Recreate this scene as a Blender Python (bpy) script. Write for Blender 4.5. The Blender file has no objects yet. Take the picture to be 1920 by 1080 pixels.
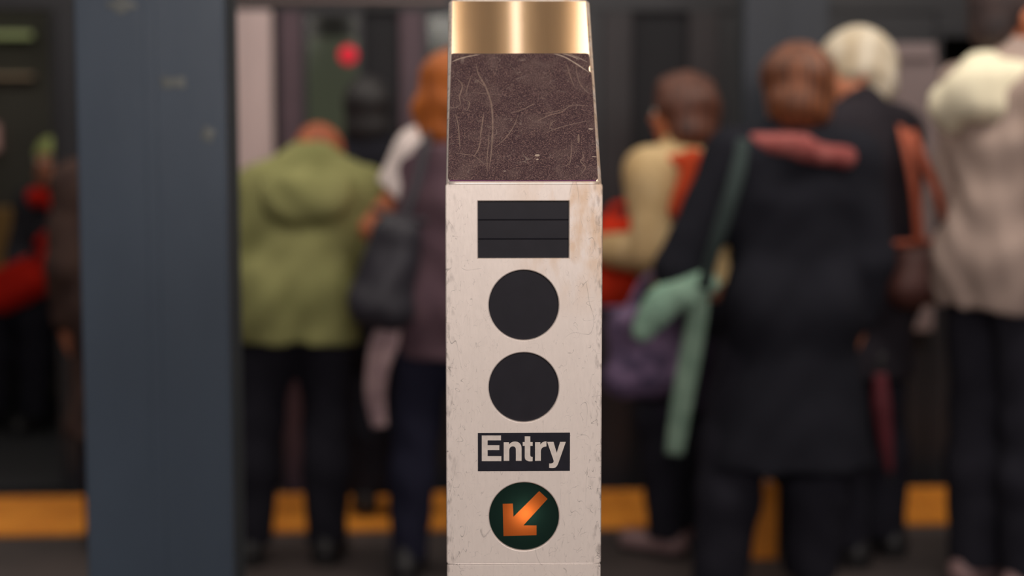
import bpy, bmesh, math, random
import numpy as np
from mathutils import Vector, Matrix

# ------------------------------------------------------------------ camera, world, lights, exposure
S = bpy.context.scene
COL = S.collection
F_PX = 3200.0
CAM_Z = 1.40
PITCH = math.atan(0.1)
cam_d = bpy.data.cameras.new('camera')
cam_d.sensor_width = 36.0
cam_d.lens = F_PX * 36.0 / 1920.0
cam_d.clip_start = 0.05
cam_d.clip_end = 80
cam_d.dof.use_dof = True
cam_d.dof.focus_distance = 1.765
cam_d.dof.aperture_fstop = 2.45
cam = bpy.data.objects.new('camera', cam_d)
COL.objects.link(cam)
cam.location = (0, 0, CAM_Z)
cam.rotation_euler = (math.pi / 2 - PITCH, 0, 0)
S.camera = cam

w = bpy.data.worlds.new('station_dark')
S.world = w
w.use_nodes = True
w.node_tree.nodes['Background'].inputs[0].default_value = (0.85, 0.85, 1.0, 1)
w.node_tree.nodes['Background'].inputs[1].default_value = 0.10

def area(name, loc, rot, sx, sy, power, color):
    d = bpy.data.lights.new(name, 'AREA')
    d.shape = 'RECTANGLE'
    d.size = sx
    d.size_y = sy
    d.energy = power
    d.color = color
    o = bpy.data.objects.new(name, d)
    COL.objects.link(o)
    o.location = loc
    o.rotation_euler = rot
    return o

# soft light added behind the camera to brighten the post front, and the tube rows over the platform
area('front_fill_light', (0.5, -1.7, 2.55), (math.radians(62), 0, 0), 3.2, 1.1, 124, (1.0, 0.92, 0.88))
area('platform_light', (-0.4, 4.15, 2.86), (math.radians(14), 0, 0), 5.0, 0.35, 34, (1.0, 0.92, 0.82))
area('edge_fill_light', (0.0, 5.75, 2.9), (0, 0, 0), 7.0, 0.25, 38, (1.0, 0.92, 0.82))  # extra light added to brighten the yellow strip
area('platform_light', (1.9, 3.9, 2.86), (math.radians(18), 0, 0), 1.4, 0.30, 22, (1.0, 0.93, 0.82))

# strip lighting inside the car behind the open doorway
area('car_light', (-2.5, 7.6, 2.5), (0, 0, 0), 1.6, 0.3, 7, (1.0, 0.97, 0.85))

S.view_settings.view_transform = 'Standard'
S.view_settings.look = 'None'
S.view_settings.gamma = 1
S.view_settings.use_curve_mapping = False
S.view_settings.exposure = 0.0

# ------------------------------------------------------------------ helpers
def P(px, py, D):
    """world point seen at pixel px,py on the plane y = D"""
    u = (px - 960) / F_PX
    v = (540 - py) / F_PX
    dy = math.cos(PITCH) + v * math.sin(PITCH)
    dz = -math.sin(PITCH) + v * math.cos(PITCH)
    t = D / dy
    return Vector((u * t, D, CAM_Z + dz * t))

def lin(r, g, b):
    f = lambda c: (c / 255 / 12.92) if c <= 10 else ((c / 255 + 0.055) / 1.055) ** 2.4
    return (f(r), f(g), f(b), 1)

MATS = {}
def mat(name, rgb, rough=0.8, metal=0.0, vary=0.0, scale=8.0, bump=0.0, bscale=60.0, emit=None, estr=0, spec=0.5, rgb2=None, stretch=(1, 1, 1)):
    if name in MATS:
        return MATS[name]
    m = bpy.data.materials.new(name)
    m.use_nodes = True
    nt = m.node_tree
    b = nt.nodes['Principled BSDF']
    b.inputs['Roughness'].default_value = rough
    b.inputs['Metallic'].default_value = metal
    b.inputs['Specular IOR Level'].default_value = spec
    c1 = lin(*rgb)
    c2 = lin(*rgb2) if rgb2 else tuple(max(0, c * (1 - vary)) for c in c1[:3]) + (1,)
    tc = nt.nodes.new('ShaderNodeTexCoord')
    mp = nt.nodes.new('ShaderNodeMapping')
    mp.inputs['Scale'].default_value = stretch
    nt.links.new(tc.outputs['Object'], mp.inputs['Vector'])
    if vary or rgb2:
        n = nt.nodes.new('ShaderNodeTexNoise')
        n.inputs['Scale'].default_value = scale
        n.inputs['Detail'].default_value = 6
        nt.links.new(mp.outputs[0], n.inputs['Vector'])
        r = nt.nodes.new('ShaderNodeValToRGB')
        r.color_ramp.elements[0].position = 0.35
        r.color_ramp.elements[1].position = 0.65
        r.color_ramp.elements[0].color = c2
        r.color_ramp.elements[1].color = c1
        nt.links.new(n.outputs['Fac'], r.inputs['Fac'])
        nt.links.new(r.outputs['Color'], b.inputs['Base Color'])
    else:
        b.inputs['Base Color'].default_value = c1
    if bump:
        n2 = nt.nodes.new('ShaderNodeTexNoise')
        n2.inputs['Scale'].default_value = bscale
        n2.inputs['Detail'].default_value = 4
        nt.links.new(mp.outputs[0], n2.inputs['Vector'])
        bu = nt.nodes.new('ShaderNodeBump')
        bu.inputs['Strength'].default_value = bump
        bu.inputs['Distance'].default_value = 0.004
        nt.links.new(n2.outputs['Fac'], bu.inputs['Height'])
        nt.links.new(bu.outputs['Normal'], b.inputs['Normal'])
    if emit:
        b.inputs['Emission Color'].default_value = lin(*emit)
        b.inputs['Emission Strength'].default_value = estr
    MATS[name] = m
    return m

def tag(o, label=None, cat=None, group=None, kind=None):
    if label: o['label'] = label
    if cat: o['category'] = cat
    if group: o['group'] = group
    if kind: o['kind'] = kind
    return o

def empty(name, loc=(0, 0, 0), rz=0.0, **kw):
    o = bpy.data.objects.new(name, None)
    COL.objects.link(o)
    o.location = loc
    o.rotation_euler = (0, 0, rz)
    o.empty_display_size = 0.1
    return tag(o, **kw)

def link_mesh(name, me, m, parent=None, smooth=False, **kw):
    if m is not None:
        me.materials.append(m)
    o = bpy.data.objects.new(name, me)
    COL.objects.link(o)
    if parent: o.parent = parent
    if smooth:
        me.polygons.foreach_set('use_smooth', [True] * len(me.polygons))
    return tag(o, **kw)

def from_bm(name, bm, m, parent=None, smooth=False, **kw):
    me = bpy.data.meshes.new(name)
    bmesh.ops.recalc_face_normals(bm, faces=bm.faces)
    bm.to_mesh(me)
    bm.free()
    return link_mesh(name, me, m, parent, smooth, **kw)

def box_bm(bm, x0, x1, y0, y1, z0, z1, bev=0.0):
    r = bmesh.ops.create_cube(bm, size=1)
    vs = r['verts']
    for v in vs:
        v.co = Vector((x0 + (v.co.x + .5) * (x1 - x0), y0 + (v.co.y + .5) * (y1 - y0), z0 + (v.co.z + .5) * (z1 - z0)))
    if bev:
        es = list({e for v in vs for e in v.link_edges})
        bmesh.ops.bevel(bm, geom=es, offset=bev, segments=2, affect='EDGES', profile=0.5)

def box(name, x0, x1, y0, y1, z0, z1, m, parent=None, bev=0.0, **kw):
    bm = bmesh.new()
    box_bm(bm, x0, x1, y0, y1, z0, z1, bev)
    return from_bm(name, bm, m, parent, False, **kw)

def tube(name, pts, rad, m, parent=None, seg=10, flat=1.0, **kw):
    """swept tube through pts; flat<1 makes it a strap; rad number or list"""
    pts = [Vector(p) for p in pts]
    # resample by catmull-rom
    out = []
    rr = []
    n = len(pts)
    R = rad if isinstance(rad, (list, tuple)) else [rad] * n
    for i in range(n - 1):
        p0 = pts[max(i - 1, 0)]; p1 = pts[i]; p2 = pts[i + 1]; p3 = pts[min(i + 2, n - 1)]
        for k in range(6):
            t = k / 6
            out.append(0.5 * ((2 * p1) + (p2 - p0) * t + (2 * p0 - 5 * p1 + 4 * p2 - p3) * t * t + (3 * p1 - p0 - 3 * p2 + p3) * t ** 3))
            rr.append(R[i] * (1 - t) + R[i + 1] * t)
    out.append(pts[-1]); rr.append(R[-1])
    bm = bmesh.new()
    rings = []
    up = Vector((0, 1, 0))
    for i, p in enumerate(out):
        d = (out[min(i + 1, len(out) - 1)] - out[max(i - 1, 0)]).normalized()
        s = d.cross(up)
        if s.length < 1e-3: s = d.cross(Vector((1, 0, 0)))
        s.normalize()
        u = s.cross(d).normalized()
        rings.append([bm.verts.new(p + s * math.cos(a) * rr[i] + u * math.sin(a) * rr[i] * flat) for a in [2 * math.pi * j / seg for j in range(seg)]])
    for a, b in zip(rings, rings[1:]):
        for j in range(seg):
            bm.faces.new((a[j], a[(j + 1) % seg], b[(j + 1) % seg], b[j]))
    bm.faces.new(rings[0][::-1]); bm.faces.new(rings[-1])
    return from_bm(name, bm, m, parent, True, **kw)

# ------------------------------------------------------------------ signed distance modelling of soft bodies
def rc(a, b, ra, rb, s=(1, 1, 1), k=0.02, op='add'):
    return ('c', np.array(a, float), np.array(b, float), ra, rb, np.array(s, float), k, op)
def el(c, r, k=0.015, op='add', rz=0.0, rx=0.0):
    return ('e', np.array(c, float), np.array(r, float), rz, rx, None, k, op)
def below(z):   # keep what is above z
    return ('p', np.array((0, 0, 1.0)), z, 0, 0, None, 0.0, 'cut')
def above(z):   # keep what is below z
    return ('p', np.array((0, 0, -1.0)), -z, 0, 0, None, 0.0, 'cut')
def plane(n, p):  # keep the side n points to
    n = np.array(n, float); n /= np.linalg.norm(n)
    return ('p', n, float(n @ np.array(p, float)), 0, 0, None, 0.0, 'cut')

def sdf_mesh(prims, h, fold=0.0, fscale=1.0, seed=0):
    lo = np.full(3, 1e9); hi = np.full(3, -1e9)
    bb = []
    for q in prims:
        if q[0] == 'c':
            r = max(q[3], q[4]) * q[5]
            l = np.minimum(q[1], q[2]) - r; u = np.maximum(q[1], q[2]) + r
        elif q[0] == 'e':
            r = np.full(3, q[2].max()); l = q[1] - r; u = q[1] + r
        else:
            l = u = None
        bb.append((l, u))
        if q[7] == 'add':
            lo = np.minimum(lo, l); hi = np.maximum(hi, u)
    lo -= 4 * h + fold; hi += 4 * h + fold
    n = np.ceil((hi - lo) / h).astype(int) + 1
    f = np.full(n, 0.2, np.float32)
    ax = [lo[i] + h * np.arange(n[i]) for i in range(3)]
    for q, (l, u) in zip(prims, bb):
        if q[0] == 'p':
            X = ax[0][:, None, None] * q[1][0] + ax[1][None, :, None] * q[1][1] + ax[2][None, None, :] * q[1][2]
            f = np.maximum(f, (q[2] - X).astype(np.float32))
            continue
        m = 0.05 + q[6]
        i0 = np.clip(((l - m - lo) / h).astype(int), 0, n - 1); i1 = np.clip(((u + m - lo) / h).astype(int) + 2, 1, n)
        sl = tuple(slice(a, b) for a, b in zip(i0, i1))
        x = (ax[0][sl[0]])[:, None, None]; y = (ax[1][sl[1]])[None, :, None]; z = (ax[2][sl[2]])[None, None, :]
        if q[0] == 'c':
            s = q[5]; a = q[1] / s; b = q[2] / s
            d = b - a; L2 = max(d @ d, 1e-9)
            px, py, pz = x / s[0] - a[0], y / s[1] - a[1], z / s[2] - a[2]
            t = np.clip((px * d[0] + py * d[1] + pz * d[2]) / L2, 0, 1)
            dist = np.sqrt((px - t * d[0]) ** 2 + (py - t * d[1]) ** 2 + (pz - t * d[2]) ** 2) - (q[3] + (q[4] - q[3]) * t)
            dist = dist * min(s.min(), 1.0)
        else:
            cz, sz = math.cos(-q[3]), math.sin(-q[3]); cx, sx = math.cos(-q[4]), math.sin(-q[4])
            px, py, pz = x - q[1][0], y - q[1][1], z - q[1][2]
            px, py = px * cz - py * sz, px * sz + py * cz
            py, pz = py * cx - pz * sx, py * sx + pz * cx
            k0 = np.sqrt((px / q[2][0]) ** 2 + (py / q[2][1]) ** 2 + (pz / q[2][2]) ** 2)
            k1 = np.sqrt((px / q[2][0] ** 2) ** 2 + (py / q[2][1] ** 2) ** 2 + (pz / q[2][2] ** 2) ** 2) + 1e-9
            dist = k0 * (k0 - 1) / k1
            dist = np.where(k0 < 1e-3, -q[2].min(), dist)
        g = f[sl]; k = max(q[6], 1e-5)
        if q[7] == 'add':
            hh = np.clip(0.5 + 0.5 * (g - dist) / k, 0, 1)
            f[sl] = g * (1 - hh) + dist * hh - k * hh * (1 - hh)
        else:
            hh = np.clip(0.5 - 0.5 * (g + dist) / k, 0, 1)
            f[sl] = g * (1 - hh) - dist * hh + k * hh * (1 - hh)
    if fold:
        X = ax[0][:, None, None]; Y = ax[1][None, :, None]; Z = ax[2][None, None, :]
        a = seed * 1.7
        f = f + (fold * (np.sin(38 * fscale * Z + 6 * np.sin(9 * X + a) + 11 * Y + a) * 0.5 +
                         np.sin(24 * fscale * X + 5 * np.sin(7 * Z + a) + 13 * Z) * 0.35 +
                         np.sin(60 * fscale * (X + Y) + 17 * Z + a) * 0.15)).astype(np.float32)
    # surface nets
    s = f < 0
    c = s[:-1, :-1, :-1].astype(np.int8)
    for dx in (0, 1):
        for dy in (0, 1):
            for dz in (0, 1):
                if dx or dy or dz:
                    c = c + s[dx:n[0] - 1 + dx, dy:n[1] - 1 + dy, dz:n[2] - 1 + dz]
    act = (c > 0) & (c < 8)
    I = np.argwhere(act)
    idx = np.full(act.shape, -1, np.int32)
    idx[act] = np.arange(len(I))
    acc = np.zeros((len(I), 3)); cnt = np.zeros(len(I))
    corners = [(a, b, d) for a in (0, 1) for b in (0, 1) for d in (0, 1)]
    for A in corners:
        for axn in range(3):
            if A[axn] == 0:
                B = list(A); B[axn] = 1
                fa = f[I[:, 0] + A[0], I[:, 1] + A[1], I[:, 2] + A[2]]
                fb = f[I[:, 0] + B[0], I[:, 1] + B[1], I[:, 2] + B[2]]
                cr = (fa < 0) != (fb < 0)
                t = np.where(cr, fa / np.where(cr, fa - fb, 1), 0)
                p = np.tile(np.array(A, float), (len(I), 1)); p[:, axn] += t
                acc[cr] += p[cr]; cnt[cr] += 1
    V = lo + h * (I + acc / cnt[:, None])
    Q = []
    for axn in range(3):
        o1, o2 = (axn + 1) % 3, (axn + 2) % 3
        sa = [slice(0, n[i]) for i in range(3)]; sb = list(sa)
        sa[axn] = slice(0, n[axn] - 1); sb[axn] = slice(1, n[axn])
        e = s[tuple(sa)] != s[tuple(sb)]
        E = np.argwhere(e)
        E = E[(E[:, o1] > 0) & (E[:, o2] > 0) & (E[:, o1] < n[o1] - 1) & (E[:, o2] < n[o2] - 1)]
        def cell(d1, d2):
            K = E.copy(); K[:, o1] -= d1; K[:, o2] -= d2
            return idx[K[:, 0], K[:, 1], K[:, 2]]
        q4 = np.stack([cell(1, 1), cell(0, 1), cell(0, 0), cell(1, 0)], 1)
        fl = ~s[E[:, 0], E[:, 1], E[:, 2]]
        q4[fl] = q4[fl][:, ::-1]
        Q.append(q4)
    Q = np.concatenate(Q)
    me = bpy.data.meshes.new('soft')
    me.vertices.add(len(V)); me.vertices.foreach_set('co', V.astype(np.float32).ravel())
    me.loops.add(len(Q) * 4); me.loops.foreach_set('vertex_index', Q.ravel().astype(np.int32))
    me.polygons.add(len(Q)); me.polygons.foreach_set('loop_start', np.arange(0, len(Q) * 4, 4, dtype=np.int32))
    me.update(calc_edges=True)
    me.polygons.foreach_set('use_smooth', [True] * len(Q))
    return me

def soft(name, prims, h, m, parent=None, fold=0.0, fscale=1.0, seed=0, **kw):
    me = sdf_mesh(prims, h, fold, fscale, seed)
    me.name = name
    return link_mesh(name, me, m, parent, False, **kw)

# ------------------------------------------------------------------ materials of the turnstile
def steel_material(name, base, stain, rough, metal, wear=1.0):
    m = bpy.data.materials.new(name)
    m.use_nodes = True
    nt = m.node_tree; N = nt.nodes; Lk = nt.links
    b = N['Principled BSDF']
    b.inputs['Metallic'].default_value = metal
    tc = N.new('ShaderNodeTexCoord')
    def noise(scale, detail=4, stretch=(1, 1, 1), dist=0.0, rot=(0, 0, 0)):
        mp = N.new('ShaderNodeMapping'); mp.inputs['Scale'].default_value = stretch; mp.inputs['Rotation'].default_value = rot
        Lk.new(tc.outputs['Object'], mp.inputs['Vector'])
        n = N.new('ShaderNodeTexNoise'); n.inputs['Scale'].default_value = scale; n.inputs['Detail'].default_value = detail
        n.inputs['Distortion'].default_value = dist
        Lk.new(mp.outputs[0], n.inputs['Vector'])
        return n.outputs['Fac']
    def ramp(fac, p0, p1, c0=0.0, c1=1.0):
        r = N.new('ShaderNodeMapRange'); r.inputs['From Min'].default_value = p0; r.inputs['From Max'].default_value = p1
        r.inputs['To Min'].default_value = c0; r.inputs['To Max'].default_value = c1
        Lk.new(fac, r.inputs['Value']); return r.outputs[0]
    def mth(op, a, bb):
        n = N.new('ShaderNodeMath'); n.operation = op
        for i, v in enumerate((a, bb)):
            if isinstance(v, (int, float)): n.inputs[i].default_value = v
            else: Lk.new(v, n.inputs[i])
        n.use_clamp = op in ('ADD', 'MULTIPLY')
        return n.outputs[0]
    def mix(fac, a, bcol):
        n = N.new('ShaderNodeMix'); n.data_type = 'RGBA'
        if isinstance(fac, (int, float)): n.inputs[0].default_value = fac
        else: Lk.new(fac, n.inputs[0])
        for sck, v in ((6, a), (7, bcol)):
            if isinstance(v, tuple): n.inputs[sck].default_value = v
            else: Lk.new(v, n.inputs[sck])
        return n.outputs[2]
    # thin curved scratches: narrow band around a level of a distorted noise
    def scratch(scale, stretch, rot, width, gate_scale, gate):
        a = noise(scale, 1.0, stretch, 0.6, rot)
        d = mth('ABSOLUTE', mth('SUBTRACT', a, 0.5), 0)
        l = ramp(d, 0.0, width, 1.0, 0.0)
        g = ramp(noise(gate_scale, 2), gate, gate + 0.06)
        return mth('MULTIPLY', l, g)
    s1 = scratch(75, (1, 1, 1), (0, 0, 0), 0.007, 80, 0.52)
    s2 = scratch(85, (1.8, 1, .6), (0, .5, 0), 0.007, 110, 0.51)
    s3 = scratch(22, (1.2, 1, .4), (0, -.3, 0), 0.0028, 35, 0.50)
    sc = mth('ADD', mth('ADD', s1, s2), s3)
    # denser wear towards the long edges of the plate
    sep = N.new('ShaderNodeSeparateXYZ'); Lk.new(tc.outputs['Object'], sep.inputs[0])
    edge = ramp(mth('ABSOLUTE', sep.outputs['X'], 0), 0.035, 0.078, 0.35, 1.0)
    low = ramp(sep.outputs['Z'], 1.33, 0.93, 0.5, 1.0)
    wearf = mth('MULTIPLY', mth('MULTIPLY', sc, edge), mth('MULTIPLY', low, wear))
    cloud = ramp(noise(9, 5), 0.3, 0.7)
    fine = ramp(noise(420, 3, (1, 1, 0.25)), 0.3, 0.7)
    col = mix(mth('MULTIPLY', cloud, 0.55), base, tuple(c * 0.86 for c in base[:3]) + (1,))
    col = mix(mth('MULTIPLY', fine, 0.14), col, tuple(c * 0.65 for c in base[:3]) + (1,))
    # yellowish stain in the upper corner (x > 0, z > 1.2)
    st = mth('MULTIPLY', ramp(sep.outputs['X'], -0.02, 0.05), ramp(sep.outputs['Z'], 1.19, 1.27))
    st = mth('MULTIPLY', st, ramp(noise(34, 5, (1.6, 1, .7)), 0.40, 0.58))
    col = mix(mth('MULTIPLY', st, stain), col, lin(206, 158, 100))
    # vertical mottling
    st2 = ramp(noise(30, 6, (1, 1, .35)), 0.45, 0.75)
    col = mix(mth('MULTIPLY', st2, 0.22), col, tuple(c * 0.8 for c in base[:3]) + (1,))
    grime = mth('MULTIPLY', ramp(noise(260, 6, (1, 1, .35)), 0.52, 0.68), mth('MULTIPLY', ramp(mth('ABSOLUTE', sep.outputs['X'], 0), 0.066, 0.081), 0.5 * wear))
    col = mix(grime, col, lin(95, 82, 78))
    col = mix(mth('MULTIPLY', wearf, 0.95), col, lin(62, 52, 52))
    Lk.new(col, b.inputs['Base Color'])
    rr = mth('ADD', ramp(cloud, 0, 1, rough - 0.03, rough + 0.05), mth('MULTIPLY', wearf, 0.2))
    Lk.new(rr, b.inputs['Roughness'])
    bu = N.new('ShaderNodeBump'); bu.inputs['Strength'].default_value = 0.12; bu.inputs['Distance'].default_value = 0.0004
    Lk.new(mth('ADD', fine, mth('MULTIPLY', wearf, -1)), bu.inputs['Height'])
    Lk.new(bu.outputs['Normal'], b.inputs['Normal'])
    return m

M_STEEL = steel_material('scratched_steel', lin(242, 228, 218), 0.5, 0.42, 0.35)
M_TOP = mat('brushed_steel', (236, 220, 202), rough=0.09, metal=1.0, vary=0.08, scale=60, stretch=(1, .05, .05))
M_DARKGLASS = mat('smoked_lens', (36, 34, 40), rough=0.35, vary=0.12, scale=60, spec=0.25)
M_BLACKBAR = mat('dark_bar', (29, 28, 33), rough=0.9, spec=0.05)
M_SIGN = mat('sign_black', (30, 29, 38), rough=0.5, vary=0.2, scale=120, spec=0.2)
M_LETTER = mat('letter_white', (216, 204, 194), rough=0.6, vary=0.1, scale=200)

def sticker_material():
    m = bpy.data.materials.new('worn_sticker')
    m.use_nodes = True
    nt = m.node_tree; N = nt.nodes; Lk = nt.links
    b = N['Principled BSDF']
    b.inputs['Roughness'].default_value = 0.55
    b.inputs['Specular IOR Level'].default_value = 0.12
    tc = N.new('ShaderNodeTexCoord')
    def noise(sc, det, dist=0.0):
        n = N.new('ShaderNodeTexNoise'); n.inputs['Scale'].default_value = sc; n.inputs['Detail'].default_value = det
        n.inputs['Distortion'].default_value = dist
        Lk.new(tc.outputs['Object'], n.inputs['Vector']); return n
    def rp(sock, stops):
        r = N.new('ShaderNodeValToRGB')
        while len(r.color_ramp.elements) < len(stops): r.color_ramp.elements.new(0.5)
        for e, (p, c) in zip(r.color_ramp.elements, stops): e.position = p; e.color = c
        Lk.new(sock, r.inputs['Fac']); return r.outputs['Color']
    g = rp(noise(900, 2).outputs['Fac'], [(0.38, lin(60, 44, 49)), (0.52, lin(82, 62, 66)), (0.70, lin(142, 116, 108))])
    worn = rp(noise(26, 7, 1.0).outputs['Fac'], [(0.50, (0, 0, 0, 1)), (0.72, (.38, .38, .38, 1))])
    mx = N.new('ShaderNodeMix'); mx.data_type = 'RGBA'
    Lk.new(worn, mx.inputs[0]); Lk.new(g, mx.inputs[6]); mx.inputs[7].default_value = lin(128, 108, 102)
    n3 = noise(38, 1.5, 1.3)
    line = rp(n3.outputs['Fac'], [(0.485, (0, 0, 0, 1)), (0.497, (.55, .55, .55, 1)), (0.509, (0, 0, 0, 1))])
    gate = rp(noise(60, 2).outputs['Fac'], [(0.5, (0, 0, 0, 1)), (0.6, (1, 1, 1, 1))])
    ml = N.new('ShaderNodeMix'); ml.data_type = 'RGBA'; ml.blend_type = 'MULTIPLY'; ml.inputs[0].default_value = 1
    Lk.new(line, ml.inputs[6]); Lk.new(gate, ml.inputs[7])
    mx2 = N.new('ShaderNodeMix'); mx2.data_type = 'RGBA'
    Lk.new(ml.outputs[2], mx2.inputs[0]); Lk.new(mx.outputs[2], mx2.inputs[6]); mx2.inputs[7].default_value = lin(165, 148, 138)
    Lk.new(mx2.outputs[2], b.inputs['Base Color'])
    return m
M_STICKER = sticker_material()
M_SCRATCH = mat('scratch_pale', (140, 116, 106), rough=0.6, vary=0.35, scale=300)
M_SCRATCH_B = mat('scratch_bright', (205, 184, 166), rough=0.5, vary=0.3, scale=300)

# ------------------------------------------------------------------ the turnstile post
D0 = 1.75
YAW = math.atan((960 - 895) / F_PX)
cpt = P(981.5, 700, D0)
turn = empty('turnstile_post', (cpt.x, D0, 0), YAW,
             label='scratched stainless steel turnstile post in sharp focus with an Entry sign and glowing arrow', cat='turnstile')
Tm = Matrix.Translation((cpt.x, D0, 0)) @ Matrix.Rotation(YAW, 4, 'Z')
Tinv = Tm.inverted()
def on_plane(px, py, n, p0):
    """local point where the sight line of a pixel meets a plane of the turnstile (local normal n through p0)"""
    o = Vector((0, 0, CAM_Z)); d = P(px, py, 1.0) - o
    o = Tinv @ o; d = Tinv.to_3x3() @ d
    t = (Vector(p0) - o).dot(Vector(n)) / d.dot(Vector(n))
    return o + d * t
def fr(px, py):
    q = on_plane(px, py, (0, -1, 0), (0, 0, 0)); return (q.x, q.z)

HW = (fr(1127.5, 700)[0] - fr(837, 700)[0]) / 2
CX = (fr(1127.5, 700)[0] + fr(837, 700)[0]) / 2
Z_TOP = fr(980, 342)[1]
Z_SEAM = fr(980, 1056)[1]

def plate(name, outer, holes, y, thick, m, parent, bev=0.0006, res=1, **kw):
    cu = bpy.data.curves.new(name, 'CURVE')
    cu.dimensions = '2D'; cu.fill_mode = 'BOTH'
    cu.extrude = thick / 2; cu.bevel_depth = bev; cu.bevel_resolution = 1
    for loop in [outer] + holes:
        sp = cu.splines.new('POLY'); sp.points.add(len(loop) - 1); sp.use_cyclic_u = True
        for i, q in enumerate(loop): sp.points[i].co = (q[0], q[1], 0, 1)
    tmp = bpy.data.objects.new('tmp', cu); COL.objects.link(tmp)
    dg = bpy.context.evaluated_depsgraph_get()
    me = bpy.data.meshes.new_from_object(tmp.evaluated_get(dg))
    bpy.data.objects.remove(tmp); bpy.data.curves.remove(cu)
    me.name = name
    me.transform(Matrix(((1, 0, 0, 0), (0, 0, -1, y), (0, 1, 0, 0), (0, 0, 0, 1))))
    me.materials.clear()
    return link_mesh(name, me, m, parent, **kw)

def rrect(x0, x1, z0, z1, r, n=5):
    out = []
    for cx, cz, a0 in ((x1 - r, z1 - r, 0), (x0 + r, z1 - r, 90), (x0 + r, z0 + r, 180), (x1 - r, z0 + r, 270)):
        for k in range(n + 1):
            a = math.radians(a0 + 90 * k / n); out.append((cx + r * math.cos(a), cz + r * math.sin(a)))
    return out
def circ(cx, cz, r, n=72, rzs=1.0):
    return [(cx + r * math.cos(2 * math.pi * k / n), cz + r * rzs * math.sin(2 * math.pi * k / n)) for k in range(n)]
def rect_px(x0, y0, x1, y1, r=0.0008):
    a = fr(x0, (y0 + y1) / 2); b = fr(x1, (y0 + y1) / 2); t = fr((x0 + x1) / 2, y0); u = fr((x0 + x1) / 2, y1)
    return rrect(a[0], b[0], u[1], t[1], r)
def circ_px(cx, cy, rx, ry):
    c = fr(cx, cy); r = fr(cx + rx, cy)[0] - c[0]; rz = c[1] - fr(cx, cy + ry)[1]
    return circ(c[0], c[1], r, rzs=rz / r)

R_DISP = rect_px(894, 375, 1068.5, 486)
C1 = circ_px(982, 572, 67.5, 67.5); C2 = circ_px(982, 726, 67.5, 67); C3 = circ_px(982.5, 968, 67.5, 65.5)
# front plate with its recessed openings, its upper edge rolled back
plate('front_plate', rrect(CX - HW + .0006, CX + HW - .0006, Z_SEAM + .0005, Z_TOP - .0022, 0.002), [R_DISP, C1, C2, C3], 0.0012, 0.0024, M_STEEL, turn, bev=0.0012)
plate('lower_plate', rrect(CX - HW + .0006, CX + HW - .0006, 0.02, Z_SEAM - .0014, 0.001), [], 0.0012, 0.0024, M_STEEL, turn, bev=0.0009)

# hood: side profile (y, z) swept over the width, rounded edges
top_a = on_plane(974, 2, (0, -1, 0), (0, 0.212, 0))      # far upper edge of the slope
Z_UP = top_a.z
prof = [(0.0035, 0.02), (0.0035, Z_TOP - .0045), (0.0038, Z_TOP - .001), (0.212, Z_UP), (0.222, Z_UP + 0.001), (0.34, Z_UP + 0.001), (0.352, Z_UP - 0.006), (0.352, 0.02)]
bm = bmesh.new()
L = [bm.verts.new((CX - HW, y, z)) for y, z in prof]
R = [bm.verts.new((CX + HW, y, z)) for y, z in prof]
n = len(prof)
for i in range(n):
    bm.faces.new((L[i], L[(i + 1) % n], R[(i + 1) % n], R[i]))
bm.faces.new(L[::-1]); bm.faces.new(R)
bmesh.ops.recalc_face_normals(bm, faces=bm.faces)
es = [e for e in bm.edges if abs(e.verts[0].co.x - e.verts[1].co.x) < 1e-6]
bmesh.ops.bevel(bm, geom=es, offset=0.0045, segments=5, affect='EDGES', profile=0.5)
hood = from_bm('hood', bm, M_TOP, turn, True)
hood.data.materials.append(M_STEEL)
for p in hood.data.polygons:      # only sides below the slope carry the scratched finish
    if abs(p.normal.x) > 0.12 or (p.center.z < Z_TOP - 0.01 and abs(p.normal.z) < 0.3):
        p.material_index = 1
try:
    hood.data.set_sharp_from_angle(angle=math.radians(35))
except Exception:
    pass
tube('seam_bead', [(CX - HW + .001, 0.0004, Z_SEAM - .0004), (CX, 0.0004, Z_SEAM - .0004), (CX + HW - .001, 0.0004, Z_SEAM - .0004)], 0.0016, M_STEEL, turn, seg=12)
# thin bright rolled bead where slope and front plate meet
tube('rolled_edge', [(CX - HW + .003, 0.0010, Z_TOP - .0012), (CX, 0.0010, Z_TOP - .0012), (CX + HW - .003, 0.0010, Z_TOP - .0012)], 0.0024, M_STEEL, turn, seg=12)
# rim line along the far edge of the slope
tube('rear_bead', [(CX - HW + .004, 0.213, Z_UP + .0004), (CX, 0.213, Z_UP + .0004), (CX + HW - .004, 0.213, Z_UP + .0004)], 0.0013, M_STEEL, turn, seg=10)

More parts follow.
